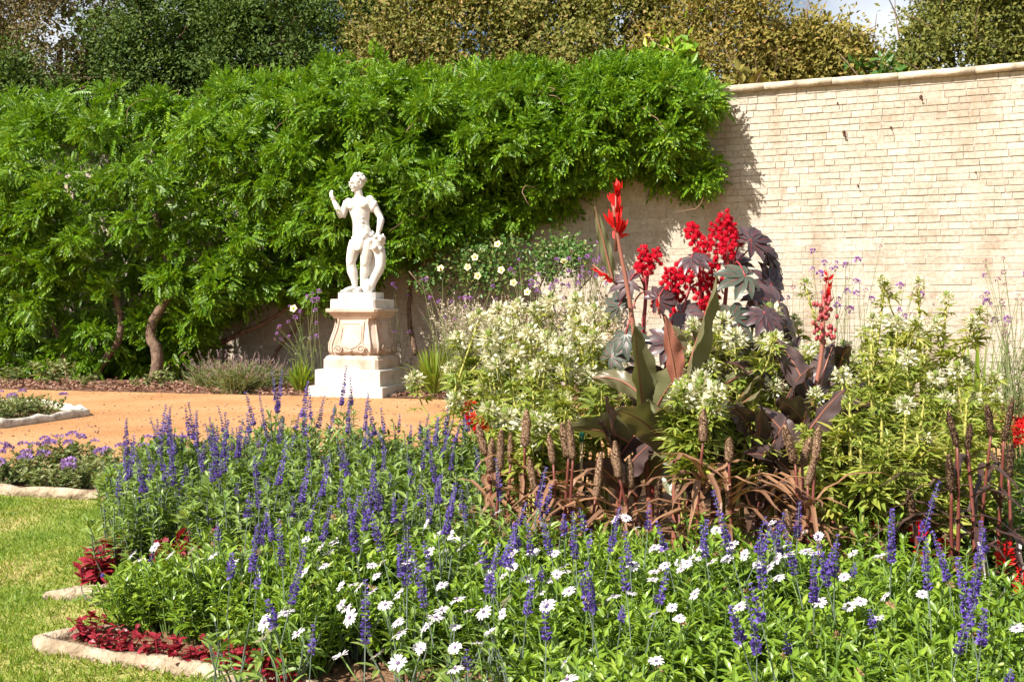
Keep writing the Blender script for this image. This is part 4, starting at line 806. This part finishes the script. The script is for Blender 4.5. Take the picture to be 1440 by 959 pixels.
# ------------------------------------------------------------------ millet
def mhead(L, r, m, seed):
    g = G(); q = np.random.default_rng(seed); n = 14; rings = []
    for k in range(n):
        f = k/(n-1); rad = r*.86*(min(1, f/.1+.45) if f < .1 else min(1, (1-f)/.4+.28)); rings.append([(rad*(1+q.normal(0, .08))*math.cos(t), rad*(1+q.normal(0, .08))*math.sin(t), f*L) for t in np.linspace(0, 2*PI, 13)[:-1]])
    g.loft(rings)
    m_ = 420; f = q.uniform(.02, .98, m_); a = q.uniform(0, 6.283, m_); rr_ = r*.86*np.minimum(1, (1-f)/.4+.28); P = np.stack((rr_*np.cos(a)*.96, rr_*np.sin(a)*.96, f*L), 1)
    g.leaves(P, np.stack((np.cos(a), np.sin(a), .5+0*a), 1), np.stack((0*a, 0*a, 1+0*a), 1), .0055, .004, LEAF, 1)
    return g.mesh('seed_head', [MT[m], MT['seedbrown'] if m == 'millet_head' else MT['millet_leaf_dark']], True)
MH = [mhead(.14, .0165, 'millet_head', 1), mhead(.155, .0175, 'millet_head', 2), mhead(.115, .016, 'millet_head', 3)]
MD = [mhead(.14, .015, 'millet_dark', 4), mhead(.11, .014, 'millet_dark', 5)]
def millet(base, heads, dark, label, nl=24, dry=1):
    base = np.array((base[0], base[1], 0.)); t = tag(empty('ornamental_millet', base), label, 'millet', 'ornamental millet')
    for h in heads:
        h = np.array(h)-base; o = link('seed_head', random.choice(MD if dark else MH), t); o.location = h; L = .12; o.rotation_euler = (rng.normal(0, .09), rng.normal(0, .13), U(0, 6)); o.scale = (U(.8, 1.15), U(.8, 1.15), U(.75, 1.15))
        b = np.array((*rng.normal(0, .03, 2), 0)); g = G(); g.tube(curve([b, (b+h)/2+np.array((*rng.normal(0, .012, 2), 0)), h+(0, 0, .01)], 8), np.linspace(.0085, .0045, 8), 6); g.build('stem', MT['millet_st'], t)
        for i in range(nl//max(1, len(heads))+1):
            f = U(.1, .85); a = U(0, 2*PI); p = b+(h-b)*f; l = U(.2, .4); tt = np.linspace(0, 1, 9); ou = np.array((math.cos(a), math.sin(a), 0)); dr = U(.5, 1.25)
            c = p+ou*(l*.85*tt)[:, None]+np.array((0, 0, 1.))*(l*(U(.5, .9)*tt-dr*tt**2))[:, None]+rng.normal(0, .004, (9, 3))
            c[:, 2] = np.maximum(c[:, 2], .015)
            g = G(); g.ribbon(c, U(.016, .027)*np.array((.7, .9, 1, 1, .95, .85, .65, .4, .05)), (0, 0, 1), .18); g.build('leaf', MT['millet_leaf_dark' if dark else 'millet_leaf'], t, False)
def hp(l, Y): return [at(x, y, Y+rng.normal(0, .05)) for x, y in l]
millet(at(700, 700, 3.7), hp([(690, 665), (703, 662), (683, 640)], 3.7), 0, 'leftmost brown millet with a tight pair of fat heads')
millet(at(728, 700, 3.85), hp([(718, 652), (738, 628)], 3.85), 0, 'slim millet right beside the leftmost fat pair')
millet(at(795, 700, 3.6), hp([(778, 652), (800, 642), (806, 646)], 3.6), 0, 'brown millet with arching dry leaves below two cleome heads')
millet(at(885, 700, 3.55), hp([(876, 680), (886, 686), (870, 672)], 3.55), 0, 'pale brown millet in front of the bronze canna leaves')
millet(at(992, 720, 3.5), hp([(989, 622), ], 3.5), 0, 'single tall millet head on a red stem left of the shorter one')
millet(at(1020, 720, 3.5), hp([(1025, 650), ], 3.5), 0, 'single shorter millet head leaning right on a red stem')
millet(at(1122, 730, 3.45), hp([(1118, 650), (1128, 655)], 3.45), 0, 'tan millet on red stems left of the twin heads')
millet(at(1145, 730, 3.4), hp([(1146, 650), (1136, 682), (1110, 770)], 3.4), 0, 'tan millet with one low head, under the dark canna leaf')
millet(at(1258, 730, 3.5), hp([(1256, 700), ], 3.7), 1, 'thin dark millet between the yellow cleome stems')
millet(at(1350, 760, 3.3), hp([(1346, 628), (1360, 632), (1338, 692)], 3.3), 1, 'dark purple millet with three heads and cascading black leaves', 26)
millet(at(1398, 720, 3.6), hp([(1394, 612), (1412, 620), (1418, 672)], 3.6), 1, 'dark purple millet with tall heads nearest the right edge', 22)
millet(at(1300, 780, 3.25), hp([(1285, 735)], 3.25), 1, 'low dark millet with dry tan leaves above the scarlet salvia', 16)
millet(at(920, 730, 3.6), hp([(925, 715)], 3.7), 1, 'short dark millet at the foot of the bronze canna', 12)
millet(at(1070, 740, 3.5), hp([(1068, 705)], 3.6), 1, 'short dark millet behind the blue spikes left of the tan millets', 14)
millet(at(960, 730, 3.6), hp([(955, 705)], 3.7), 0, 'low brown millet left of the single tall millet head', 14)
millet(at(1200, 740, 3.5), hp([(1210, 715)], 3.6), 0, 'low brown millet with dry leaves right of the twin heads', 14)
millet(at(760, 730, 3.5), hp([(752, 690)], 3.6), 0, 'low brown millet with dry leaves behind the blue spikes', 14)
millet(at(840, 730, 3.5), hp([(838, 700)], 3.6), 0, 'low brown millet with dry leaves left of the pale one', 14)

# ------------------------------------------------------------------ cleome
def palm_t(n, spread=1.9):
    g = G(); a = np.linspace(-spread, spread, n); D = np.stack((np.sin(a), np.cos(a), -.15+0*a), 1); L = 1-.22*np.abs(a/spread); g.leaves(np.zeros((n, 3)), D, np.array((0, 0, 1.)), L, L*.27, LEAFH)
    return np.concatenate(g.V), np.concatenate([f for f, m in g.F])
PALM5 = palm_t(5, 1.5)
def cleo_head(seed, r=.05):
    g = G(); n = 90; d = nrm(rng.normal(0, 1, (n, 3))*(1, 1, .8)+(0, 0, .25)); g.leaves(d*U(.25, .75, (n, 1))*r, d+rng.normal(0, .4, (n, 3)), rng.normal(0, 1, (n, 3)), U(.3, .5, n)*r, U(.18, .3, n)*r, LEAFH)
    n = 34; d = nrm(rng.normal(0, 1, (n, 3))+(0, 0, .1))
    for q in d: g.ribbon([q*r*.3, q*r*1.25], (.0016, .0008), rng.normal(0, 1, 3), .1)
    g.ball((0, 0, r*.5), (r*.3, r*.3, r*.35), 7, 5, 1, jit=.12); return g.mesh('flower_head', [MT['cleo_fl'], MT['cleo_leaf']], False)
CH = [cleo_head(i) for i in range(4)]
def cleome(loc, H, lean, head=True, hs=1.0, airy=1.0, low=.22):
    t = empty('cleome', loc, U(0, 6)); top = np.array((lean[0], lean[1], H)); c = curve([(0, 0, 0), top*(.25, .25, .5), top], 12)
    ca, sa = math.cos(-t.rotation_euler.z), math.sin(-t.rotation_euler.z); R = np.array(((ca, -sa, 0), (sa, ca, 0), (0, 0, 1))); c = c@R.T
    g = G(); g.tube(c, np.linspace(.0125, .004, 12), 6); brs = [(c, .12)]
    for i in range(rng.integers(3, 6)):
        f = U(max(.32, low), max(.7, low+.25)); p = np.array([np.interp(f*11, np.arange(12), c[:, k]) for k in range(3)]); a = U(0, 2*PI); l = U(.18, .4)*H; e = p+np.array((math.cos(a)*l*.55, math.sin(a)*l*.55, l*.85)); b = curve([p, p+(e-p)*.5+np.array((math.cos(a)*.03, math.sin(a)*.03, -.02)), e], 12); g.tube(b, np.linspace(.006, .003, 12), 5); brs.append((b, 0.0))
    g.build('stem', MT['cleo_st'], t)
    g = G()
    for b, lo in brs:
        m = int(32*airy); f = (low+(.98-low)*U(0, 1, m)**.8) if lo else U(.1, .98, m); P = np.stack([np.interp(f*11, np.arange(12), b[:, k]) for k in range(3)], 1); a = U(0, 2*PI, m); D = np.stack((np.cos(a), np.sin(a), .25+rng.normal(0, .3, m)), 1); sz = (1.15-.6*f)*U(.75, 1.2, m)*.085
        pet = sz*.5; g.leaves(P+nrm(D)*pet[:, None], D, np.stack((0*a, 0*a, 1+0*a), 1)+rng.normal(0, .3, (m, 3)), sz, sz, PALM5)
        for q, dd, l in zip(P, nrm(D), pet): g.ribbon([q, q+dd*l], .0022, (0, 0, 1), .1)
        m = 16; f = U(.62, .95, m); P = np.stack([np.interp(f*11, np.arange(12), b[:, k]) for k in range(3)], 1); a = U(0, 2*PI, m)
        for q, aa in zip(P, a):
            l = U(.05, .11); d = np.array((math.cos(aa), math.sin(aa), U(-.1, .45))); g.ribbon([q, q+d*l*.5+(0, 0, .006), q+d*l], (.0022, .0034, .0022), (0, 0, 1), .3, 1)
        m = 30; f = U(.8, 1, m); P = np.stack([np.interp(f*11, np.arange(12), b[:, k]) for k in range(3)], 1); g.leaves(P, rng.normal(0, .8, (m, 3))+(0, 0, .5), rng.normal(0, 1, (m, 3)), U(.015, .04, m), U(.008, .014, m))
    g.build('foliage', [MT['cleo_leaf'], MT['cleo_st']], t, False)
    if head:
        o = link('flower_head', random.choice(CH), t); o.location = c[-1]+(0, 0, .02); o.scale = (hs*U(.9, 1.1),)*3
        for bb, lo in brs[1:]:
            if airy < .8 and U(0, 1) < .75: o = link('flower_head', random.choice(CH), t); o.location = bb[-1]; o.scale = (hs*U(.6, 1),)*3
    return t
CL = [[], [], [], []]
for px, py, Y, z_ in ((672, 448, 5.1, 0), (688, 478, 4.9, 0), (700, 462, 5.2, 0), (728, 432, 5.3, 0), (745, 470, 4.9, 0), (762, 445, 5.2, 0), (790, 490, 4.6, 0), (775, 425, 5.2, 0), (810, 428, 5.2, 0), (812, 462, 4.9, 0), (836, 440, 5.0, 0), (690, 500, 4.9, 0), (725, 500, 4.9, 0), (702, 440, 5.2, 0), (770, 480, 4.8, 0), (760, 515, 4.8, 0), (800, 520, 4.7, 0), (720, 465, 5.1, 0), (835, 480, 4.8, 0),
                    (749, 597, 3.9, 1), (711, 593, 4.0, 1), (960, 562, 3.75, 1), (986, 552, 3.8, 1), (1018, 455, 4.3, 2), (1035, 478, 4.2, 2), (1062, 448, 4.4, 2), (1085, 440, 4.4, 2), (1008, 470, 4.4, 2), (1075, 480, 4.3, 2),
                    (1155, 480, 4.3, 3), (1190, 492, 4.2, 3), (1280, 505, 4.3, 3), (1278, 572, 3.7, 3), (1350, 520, 4.4, 3), (1320, 534, 4.3, 3), (1188, 530, 4.0, 3), (1335, 420, 4.8, 3), (1295, 400, 4.9, 3), (1247, 400, 4.9, 3), (1320, 458, 4.8, 3), (1230, 450, 4.7, 3), (1136, 400, 5.0, 3), (1265, 455, 4.7, 3)):
    p = at(px, py, Y); H = p[2]-.02; lx = rng.normal(0, .1); t = cleome((p[0]-lx, Y+.03, 0), H, (lx, 0), True, (1.3, 1.15, 1.15, .95)[z_], (.45, .6, .4, .65)[z_], (.3, .55, .5, .3)[z_]); CL[z_].append(t)
number(CL[0], 'white cleome in the hazy group left of the red canna', 'cleome', 'white cleome'); number(CL[1], 'white cleome with low flower head above the brown millet heads', 'cleome', 'white cleome')
number(CL[2], 'white cleome blooming in front of the castor plant', 'cleome', 'white cleome'); number(CL[3], 'white cleome in the tall yellow green group at the right', 'cleome', 'white cleome')
NB = [[], [], []]
for px, py, Y, z_ in ((720, 540, 4.6, 0), (750, 550, 4.4, 0), (790, 555, 4.3, 0), (830, 540, 4.4, 0), (770, 590, 4.0, 0), (985, 545, 3.9, 1), (1060, 560, 3.85, 1),
                    (1195, 560, 3.7, 2), (1220, 520, 4.1, 2), (1240, 560, 3.8, 2), (1300, 560, 4.0, 2), (1330, 580, 3.9, 2), (1260, 500, 4.4, 2), (1300, 500, 4.5, 2), (1360, 560, 4.2, 2), (1210, 620, 3.6, 2), (1290, 610, 3.7, 2), (1250, 620, 3.6, 2), (1180, 600, 3.7, 2), (1325, 630, 3.8, 2), (1290, 450, 4.8, 2), (1225, 480, 4.6, 2), (1380, 540, 4.6, 2)):
    p = at(px, py, Y); lx = rng.normal(0, .08); NB[z_].append(cleome((p[0]-lx, Y, 0), p[2], (lx, 0), False, 1, .5, .5 if z_ < 2 else .3))
number(NB[0], 'leafy cleome gone to seed behind the left brown millets', 'cleome', 'cleome gone to seed'); number(NB[1], 'leafy cleome gone to seed below the castor plant', 'cleome', 'cleome gone to seed'); number(NB[2], 'yellow green cleome gone to seed in the right hand group', 'cleome', 'cleome gone to seed')

# ------------------------------------------------------------------ cannas
def paddle(root, base, d, L, Wd, droop, m, roll=0, fold=.25, name='leaf'):
    d = nrm(d); n = 30; tt = np.linspace(0, 1, n); h = nrm(np.array((d[0], d[1], 0))+1e-6)
    c = np.asarray(base)+d*(L*tt)[:, None]+h*(droop*.4*L*tt**2)[:, None]-np.array((0, 0, 1))*(droop*L*tt**2.2)[:, None]
    ph_ = U(0, 6); wv = Wd*np.sin(PI*np.clip(tt*.94+.05, 0, 1)**.8)**.9; wv[0] = .012; wv[-1] = .004; tt = tt
    side = nrm(np.cross(d, (math.sin(roll), math.cos(roll), .2))); t = nrm(np.gradient(c, axis=0)); s = nrm(side-t*(t@side)[:, None]); up = np.cross(s, t); V = []
    xs = np.linspace(-1, 1, 9)
    for k in range(n):
        for x in xs: V.append(c[k]+s[k]*x*wv[k]/2*(1+.06*math.sin(k*1.1+ph_+x))+up[k]*(abs(x)**1.4*fold*wv[k]+.009*math.sin(k*.64+x*4+ph_)*abs(x)+.0011*(-1)**k*min(1, 3*abs(x))))
    F = [(k*9+j, k*9+j+1, (k+1)*9+j+1, (k+1)*9+j) for k in range(n-1) for j in range(8)]
    g = G(); g.add(V, F); g.tube(c[:-1], np.linspace(.006, .0015, n-1), 5, 1); return g.build(name, [MT[m], MT['canna_st']], root)
def canna_flower(root, p, s=1.0, n=9, up=True):
    g = G()
    for i in range(n):
        f = i/n; a = U(0, 2*PI); b = np.array((0, 0, -.10*s+.2*s*f)); o = np.array((math.cos(a), math.sin(a), 0)); 
        for k in range(3):
            d = o*U(.2, .7)+np.array((0, 0, U(.5, 1.1)))+rng.normal(0, .2, 3); g.leaves([b], [d], [o+rng.normal(0, .4, 3)], U(.05, .085)*s*(1-.35*f), U(.02, .04)*s*(1-.35*f), LEAFH)
    g.tube([(0, 0, -.14*s), (0, 0, .1*s)], (.006, .003), 6, 1); o = g.build('flower', [MT['red_fl'], MT['canna_st']], root); o.location = p; return o
def stem(root, pts, r0, r1, m='canna_st'):
    g = G(); g.tube(curve(pts, 14), np.linspace(r0, r1, 14), 8); g.build('stem', MT[m], root)
def canna(px, Y, label): return tag(empty('canna', ((px-720)*Y/FPX, Y, 0)), label, 'canna', 'cannas'), np.array(((px-720)*Y/FPX, Y, 0))
t, b = canna(918, 4.2, 'tallest bronze canna with scarlet flower spike rising above the wisteria shadow')
q = lambda x, y, Y=4.2: at(x, y, Y)-b
stem(t, [(0, 0, 0), q(905, 600), q(888, 440), q(868, 330), q(863, 290)], .014, .006)
canna_flower(t, q(866, 300), 1.15, 16)
o = canna_flower(t, q(848, 384, 4.1), .55, 5); o.rotation_euler = (0, -.9, 0)
paddle(t, q(862, 395), (-.25, -.1, 1), .34, .05, .02, 'canna_leaf', .2)
paddle(t, q(905, 590), (-.12, -.25, 1), .46, .13, .08, 'canna_leaf', 2.6, .3); paddle(t, q(905, 640), (-.75, -.3, .75), .42, .17, .42, 'canna_leaf', .4); paddle(t, q(912, 600), (.25, -.5, .9), .42, .19, .25, 'canna_leaf', .9, .2)
paddle(t, q(905, 560), (-.6, .2, .7), .27, .09, .45, 'canna_leaf', 0); paddle(t, q(910, 680), (.5, -.5, .8), .4, .16, .35, 'canna_leaf', .5); paddle(t, q(898, 700), (-.8, -.4, .9), .45, .15, .5, 'canna_dark', .3)
t, b = canna(948, 4.0, 'bronze canna with a long upright leaf in the centre of the clump')
q = lambda x, y, Y=4.0: at(x, y, Y)-b
stem(t, [(0, 0, 0), q(950, 620), q(952, 540), q(935, 450)], .013, .005)
paddle(t, q(955, 560), (.28, -.1, 1), .52, .11, .02, 'canna_leaf', 2.2, .35); paddle(t, q(955, 560), (-.2, -.2, 1), .36, .08, .02, 'canna_st', .5, .4); paddle(t, q(945, 640), (-.6, -.5, .9), .42, .19, .28, 'canna_leaf', .3, .2)
paddle(t, q(952, 660), (.6, -.4, .7), .40, .17, .4, 'canna_dark', .2); paddle(t, q(948, 620), (-.25, -.6, .9), .4, .18, .45, 'canna_leaf', .6, .2); paddle(t, q(950, 700), (.3, .4, .9), .4, .16, .3, 'canna_leaf', 0)
canna_flower(t, q(927, 425), .35, 5)
t, b = canna(1148, 4.1, 'dark purple canna with a red flower in front of the sunlit wall')
q = lambda x, y, Y=4.1: at(x, y, Y)-b
stem(t, [(0, 0, 0), q(1140, 600), q(1155, 500), q(1160, 400)], .014, .006); canna_flower(t, q(1164, 405), .62, 8)
g = G()
for i in range(60): g.ball(q(1158+rng.normal(0, 9), U(420, 480))+rng.normal(0, .012, 3), (.0075, .0075, .011), 6, 5, jit=.1)
g.tube([q(1158, 490), q(1158, 415)], .006, 6); g.build('seed_pods', MT['castor_st'], t)
paddle(t, q(1140, 610), (-.5, -.4, .8), .31, .13, .3, 'canna_dark', .3, .18); paddle(t, q(1142, 610), (.5, -.4, .8), .31, .13, .35, 'canna_dark', .3, .18); paddle(t, q(1146, 640), (.1, -.9, .6), .30, .14, .5, 'canna_dark', .1, .15); paddle(t, q(1150, 560), (.3, .3, 1), .32, .11, .2, 'canna_dark', 0); paddle(t, q(1140, 560), (-.35, .2, 1), .34, .11, .2, 'canna_dark', 0)
paddle(t, q(1142, 650), (-.9, -.2, .6), .32, .14, .5, 'canna_dark', .2, .15); paddle(t, q(1146, 680), (.8, -.5, .6), .3, .13, .5, 'canna_dark', .1, .15)

for px, Y, H, m, nl, lab in ((892, 4.35, .72, 'canna_leaf', 6, 'flowerless bronze green canna behind the pale brown millet'), (985, 4.3, .8, 'canna_leaf', 6, 'flowerless bronze canna between the long upright leaf and the castor plant'), (1095, 4.25, .7, 'canna_dark', 8, 'dark flowerless canna in the shade below the castor leaves'), (1170, 4.3, .68, 'canna_dark', 7, 'dark flowerless canna right of the red flowered dark canna'), (1030, 4.2, .55, 'canna_dark', 7, 'low dark canna between the single millet heads'), (865, 4.2, .5, 'canna_dark', 6, 'low dark canna left of the tall canna, above the millets'), (1062, 3.9, .5, 'canna_dark', 9, 'low dark maroon canna right of the shorter single millet head'), (960, 3.95, .42, 'canna_dark', 8, 'low dark maroon canna at the foot of the long upright bronze leaf'), (1120, 3.85, .5, 'canna_dark', 9, 'dark maroon canna directly behind the twin tan millet heads'), (1000, 4.0, .62, 'canna_leaf', 7, 'bronze canna rising behind the single tall millet head')):
    t, b = canna(px, Y, lab); stem(t, [(0, 0, 0), (.01, 0, H*.5), (.02, 0, H)], .012, .006)
    for i in range(nl):
        a = -PI/2+rng.normal(0, 1.1); f = U(.35, 1); paddle(t, (.015*f, 0, H*f), (math.cos(a)*.6, math.sin(a)*.6, U(.6, 1.2)), U(.26, .4), U(.07, .115), U(.03, .4), m, U(0, 3), U(.15, .35))
# ------------------------------------------------------------------ castor oil plants
def castor_leaf(m, k=8):
    g = G(); a = np.linspace(-2.35, 2.35, k); L = np.array([1-.4*(abs(x)/2.35)**1.2 for x in a]); D = np.stack((np.sin(a), np.cos(a), -.10-.08*np.abs(a)), 1)
    T = np.array([(0, 0, 0), (.36, .2, .04), (.5, .5, .05), (.3, .8, .0), (0, 1.05, -.16), (-.3, .8, .0), (-.5, .5, .05), (-.36, .2, .04), (0, .2, 0), (0, .5, -.01), (0, .8, -.07)]), LEAFH[1]
    g.leaves(np.zeros((k, 3)), D, np.array((0, 0, 1.)), L, L*.44, T)
    for d, l in zip(D, L): g.ribbon([(0, 0, .004), np.array(nrm(d))*l*.8+(0, 0, .02)], (.02, .006), (0, 0, 1), .1, 1)
    return g.mesh('leaf', [MT[m], MT['castor_st']])
KL = [castor_leaf('castor_leaf', 8), castor_leaf('castor_leaf', 9), castor_leaf('castor_green', 8)]
def seedcluster(n, L, r):
    g = G()
    for i in range(n):
        f = i/n; a = i*2.4; rr_ = r*(1-.6*f)*U(.5, 1); c = np.array((rr_*math.cos(a), rr_*math.sin(a), f*L)); R = U(.013, .018)*(1-.25*f); g.ball(c, R*.8, 8, 6, 0, jit=.05)
        m = 90; d = nrm(rng.normal(0, 1, (m, 3))); g.leaves(c+d*R*.6, d, rng.normal(0, 1, (m, 3)), R*.8, R*.2)
    g.tube([(0, 0, -.06), (0, 0, L)], (.005, .002), 6, 1); return g.mesh('seed_cluster', [MT['castor_seed'], MT['castor_st']])
KS = [seedcluster(13, .10, .05), seedcluster(18, .16, .055), seedcluster(24, .20, .062)]
def castor(px, Y, label, stems, leaves, clusters):
    t = tag(empty('castor_oil_plant', ((px-720)*Y/FPX, Y, 0)), label, 'castor plant', 'castor oil plants'); b = np.array(t.location)
    for s in stems: stem(t, [(0, 0, 0)]+[at(x, y, Y)-b for x, y in s], .016, .006, 'castor_st')
    ends = [at(s[-1][0], s[-1][1], Y)-b for s in stems]+[at(s[0][0], s[0][1], Y)-b for s in stems]
    for x, y, dy, sz, k, az, el in leaves:
        p = at(x, y, Y+dy)-b; o = link('leaf', KL[k], t); o.location = p; o.scale = (sz,)*3
        nv = Vector((math.sin(az)*math.cos(el), -math.cos(az)*math.cos(el), math.sin(el))); o.rotation_euler = (nv.to_track_quat('Z', 'Y').to_matrix() @ Matrix.Rotation(U(0, 6), 3, 'Z')).to_euler()
        e = min(ends, key=lambda q_: np.linalg.norm(q_-p)); g = G(); g.tube(curve([e*(1, 1, .93), (e+p)/2+(0, 0, .02), p], 7), (.004,)*7, 5); g.build('leaf_stalk', MT['castor_st'], t)
    for x, y, dy, k, s in clusters:
        o = link('seed_cluster', KS[k], t); p = at(x, y, Y+dy)-b; o.location = p; o.scale = (s*.88,)*3; o.rotation_euler = (rng.normal(0, .2), rng.normal(0, .25), U(0, 6))
        e = min(ends, key=lambda q_: np.linalg.norm(q_-p)); g = G(); g.tube(curve([e*(1, 1, .9), (e+p)/2, p], 7), (.006,)*7, 5); g.build('cluster_stalk', MT['castor_st'], t)
castor(1005, 4.6, 'large castor oil plant with red seed clusters and star-shaped purple leaves',
       [[(1010, 600), (1015, 480), (1022, 400), (1025, 360)], [(1005, 600), (995, 500), (985, 420), (985, 360)], [(1020, 600), (1060, 500), (1075, 430)]],
       [(1056, 338, -.05, .155, 0, .3, .7), (972, 362, -.15, .11, 1, -.3, .9), (1080, 355, .05, .12, 0, .7, .5), (1048, 388, -.2, .15, 2, .1, .75), (1095, 425, -.1, .17, 0, .5, .45), (1075, 440, -.25, .13, 1, .2, .6), (1030, 448, -.25, .15, 2, 0, .6), (1095, 375, .1, .12, 0, .9, .5), (960, 440, -.1, .13, 0, -.3, .5), (1060, 495, -.2, .14, 2, .3, .5), (1000, 500, -.2, .15, 0, 0, .5), (1105, 460, 0, .15, 1, .8, .3), (1035, 370, .1, .12, 1, 0, .8), (1085, 400, 0, .14, 1, .5, .3), (1040, 540, -.1, .15, 0, .2, .5), (1090, 510, 0, .16, 0, .5, .4), (985, 560, -.1, .15, 0, -.2, .5), (1065, 415, .1, .14, 0, .2, .5)],
       [(1030, 350, 0, 2, 1.05), (1022, 362, -.06, 2, 1), (985, 352, 0, 1, 1), (1000, 375, -.05, 1, 1), (985, 425, -.1, 1, 1), (970, 400, -.05, 1, .9), (1008, 350, .05, 1, .9), (976, 335, .05, 0, 1), (990, 440, -.1, 0, 1), (955, 455, -.05, 0, .9), (1012, 400, -.08, 1, .9), (1005, 420, 0, 1, .8), (1020, 325, .0, 0, .9)])
castor(915, 4.75, 'smaller castor oil plant with red seed balls behind the tall canna',
       [[(915, 600), (905, 480), (908, 420), (908, 385)], [(920, 600), (940, 500), (945, 420), (948, 400)]],
       [(885, 395, -.05, .12, 0, -.4, .5), (925, 420, -.1, .12, 1, .1, .6), (870, 430, 0, .11, 2, -.6, .4), (940, 480, -.1, .14, 0, 0, .5), (880, 470, -.1, .13, 2, -.4, .5), (965, 510, 0, .13, 2, .2, .5), (900, 520, 0, .15, 0, -.1, .5), (860, 500, 0, .13, 2, -.5, .5), (950, 540, -.1, .14, 1, .2, .4)],
       [(908, 385, 0, 1, 1), (898, 380, .03, 0, 1), (918, 372, 0, 0, 1), (946, 412, -.05, 1, .9), (938, 400, 0, 0, .9), (955, 425, 0, 0, .9), (965, 392, .05, 0, .9), (926, 436, -.05, 0, .8), (952, 392, .03, 0, 1)])

# ------------------------------------------------------------------ scarlet salvia, geraniums, canes
RS = []
def redsalvia(px, py, h, label, fl=True):
    b = gnd(px, py); t = tag(empty('scarlet_salvia', b, U(0, 6)), label, 'scarlet salvia', 'scarlet salvia'); leafy(t, [MT['rs_leaf'], MT['stem']], h, .08, 46, .06, .038, LEAFH, .1, 6)
    g = G(); n = 70; z = U(0, .085, n); a = U(0, 6.28, n); P = np.stack((np.cos(a)*.014, np.sin(a)*.014, z), 1); g.leaves(P, np.stack((np.cos(a), np.sin(a), .4+0*a), 1), rng.normal(0, 1, (n, 3)), U(.02, .032, n)*(1.15-z*7), .011, LEAF); g.tube([(0, 0, -.05), (0, 0, .08)], .003, 5, 0)
    o = g.build('flower', MT['red_fl'], t, False); o.location = (0, 0, h*.95)
redsalvia(1413, 845, .13, 'scarlet salvia with large leaves on bare soil at the right'); redsalvia(1297, 852, .12, 'scarlet salvia behind a white daisy, left of the dark millet'); redsalvia(1330, 846, .14, 'scarlet salvia beside the thickest blue spike at the right'); redsalvia(1292, 835, .19, 'scarlet salvia half hidden under the dark millet leaves')
redsalvia(1440, 868, .08, 'scarlet salvia low at the right edge by the stone edging'); redsalvia(1235, 828, .17, 'scarlet salvia glimpsed between the dry millet leaves')
RH = [floret_head('red_fl', .034, 44) for _ in range(2)]
GL = []
for px, py, Y in ((668, 575, 5.3), (690, 580, 5.1), (702, 592, 4.9), (715, 580, 5.2), (755, 575, 5.2), (775, 590, 4.9), (742, 605, 4.7), (815, 575, 5.1), (680, 600, 4.8)):
    p = at(px, py, Y); GL.append(mound((p[0], Y, 0), p[2], .13, 5, 'salvia_leaf', RH, 'red_geranium', 200, .045, .04))
number(GL, 'red geranium between the salvia mass and the path', 'geranium', 'red geraniums'); GL = []
for px, py, Y in ((1428, 600, 5.0), (1445, 612, 4.7), (1415, 620, 4.6), (1470, 605, 4.9)):
    p = at(px, py, Y); GL.append(mound((p[0], Y, 0), p[2], .13, 5, 'salvia_leaf', RH, 'red_geranium', 200, .045, .04))
number(GL, 'red geranium beside the dark millet at the right edge', 'geranium', 'red geraniums')
GF = []
for px, py, Y in ((1425, 660, 4.0), (1405, 690, 3.8), (1440, 700, 3.8), (1380, 660, 4.1), (1345, 660, 4.0), (1310, 680, 3.8), (1285, 690, 3.8), (1420, 740, 3.7), (1450, 760, 3.6), (1330, 720, 3.7)):
    p = at(px, py, Y); GF.append(put(random.choice(SPX[0]), (p[0], Y, 0), U(0, 6), (1.3, 1.3, max(.6, p[2]/.33))))
number(GF, 'leafy green salvia around the dark millets at the right', 'salvia', 'leafy salvia plants')
for px, py, Y, lab in ((818, 614, 4.0, 'green-capped garden cane between the brown millets and the canna'), (1195, 613, 3.8, 'green-capped garden cane among the yellow cleome stems'), (1143, 615, 4.2, 'green-capped garden cane half hidden behind the tan millet')):
    p = at(px, py, Y); t = tag(empty('garden_cane', (p[0], Y, 0)), lab, 'cane', 'garden canes'); g = G(); g.tube([(-.01, 0, -.05), (0, 0, p[2])], .006, 6); g.build('pole', MT['cane'], t); g = G(); g.tube([(0, 0, p[2]-.02), (0, 0, p[2]+.012), (0, 0, p[2]+.018)], (.010, .011, .006), 8); g.build('cap', MT['cap'], t)
# a bedding plant just beyond the left edge, whose shadow lies on the lawn
t = tag(empty('coleus', (-2.95, 4.5, 0)), 'dark bushy plant in the pointed bed at the left edge of the lawn', 'coleus'); leafy(t, [MT['coleus'], MT['coleus']], .34, .2, 260, .07, .045, LEAFH, .2, 16)
# prototypes that no position used
for o in [x for l in SPX.values() for x in l]+DB+CP:
    if o.name not in used:
        for c in list(o.children): bpy.data.objects.remove(c)
        bpy.data.objects.remove(o)
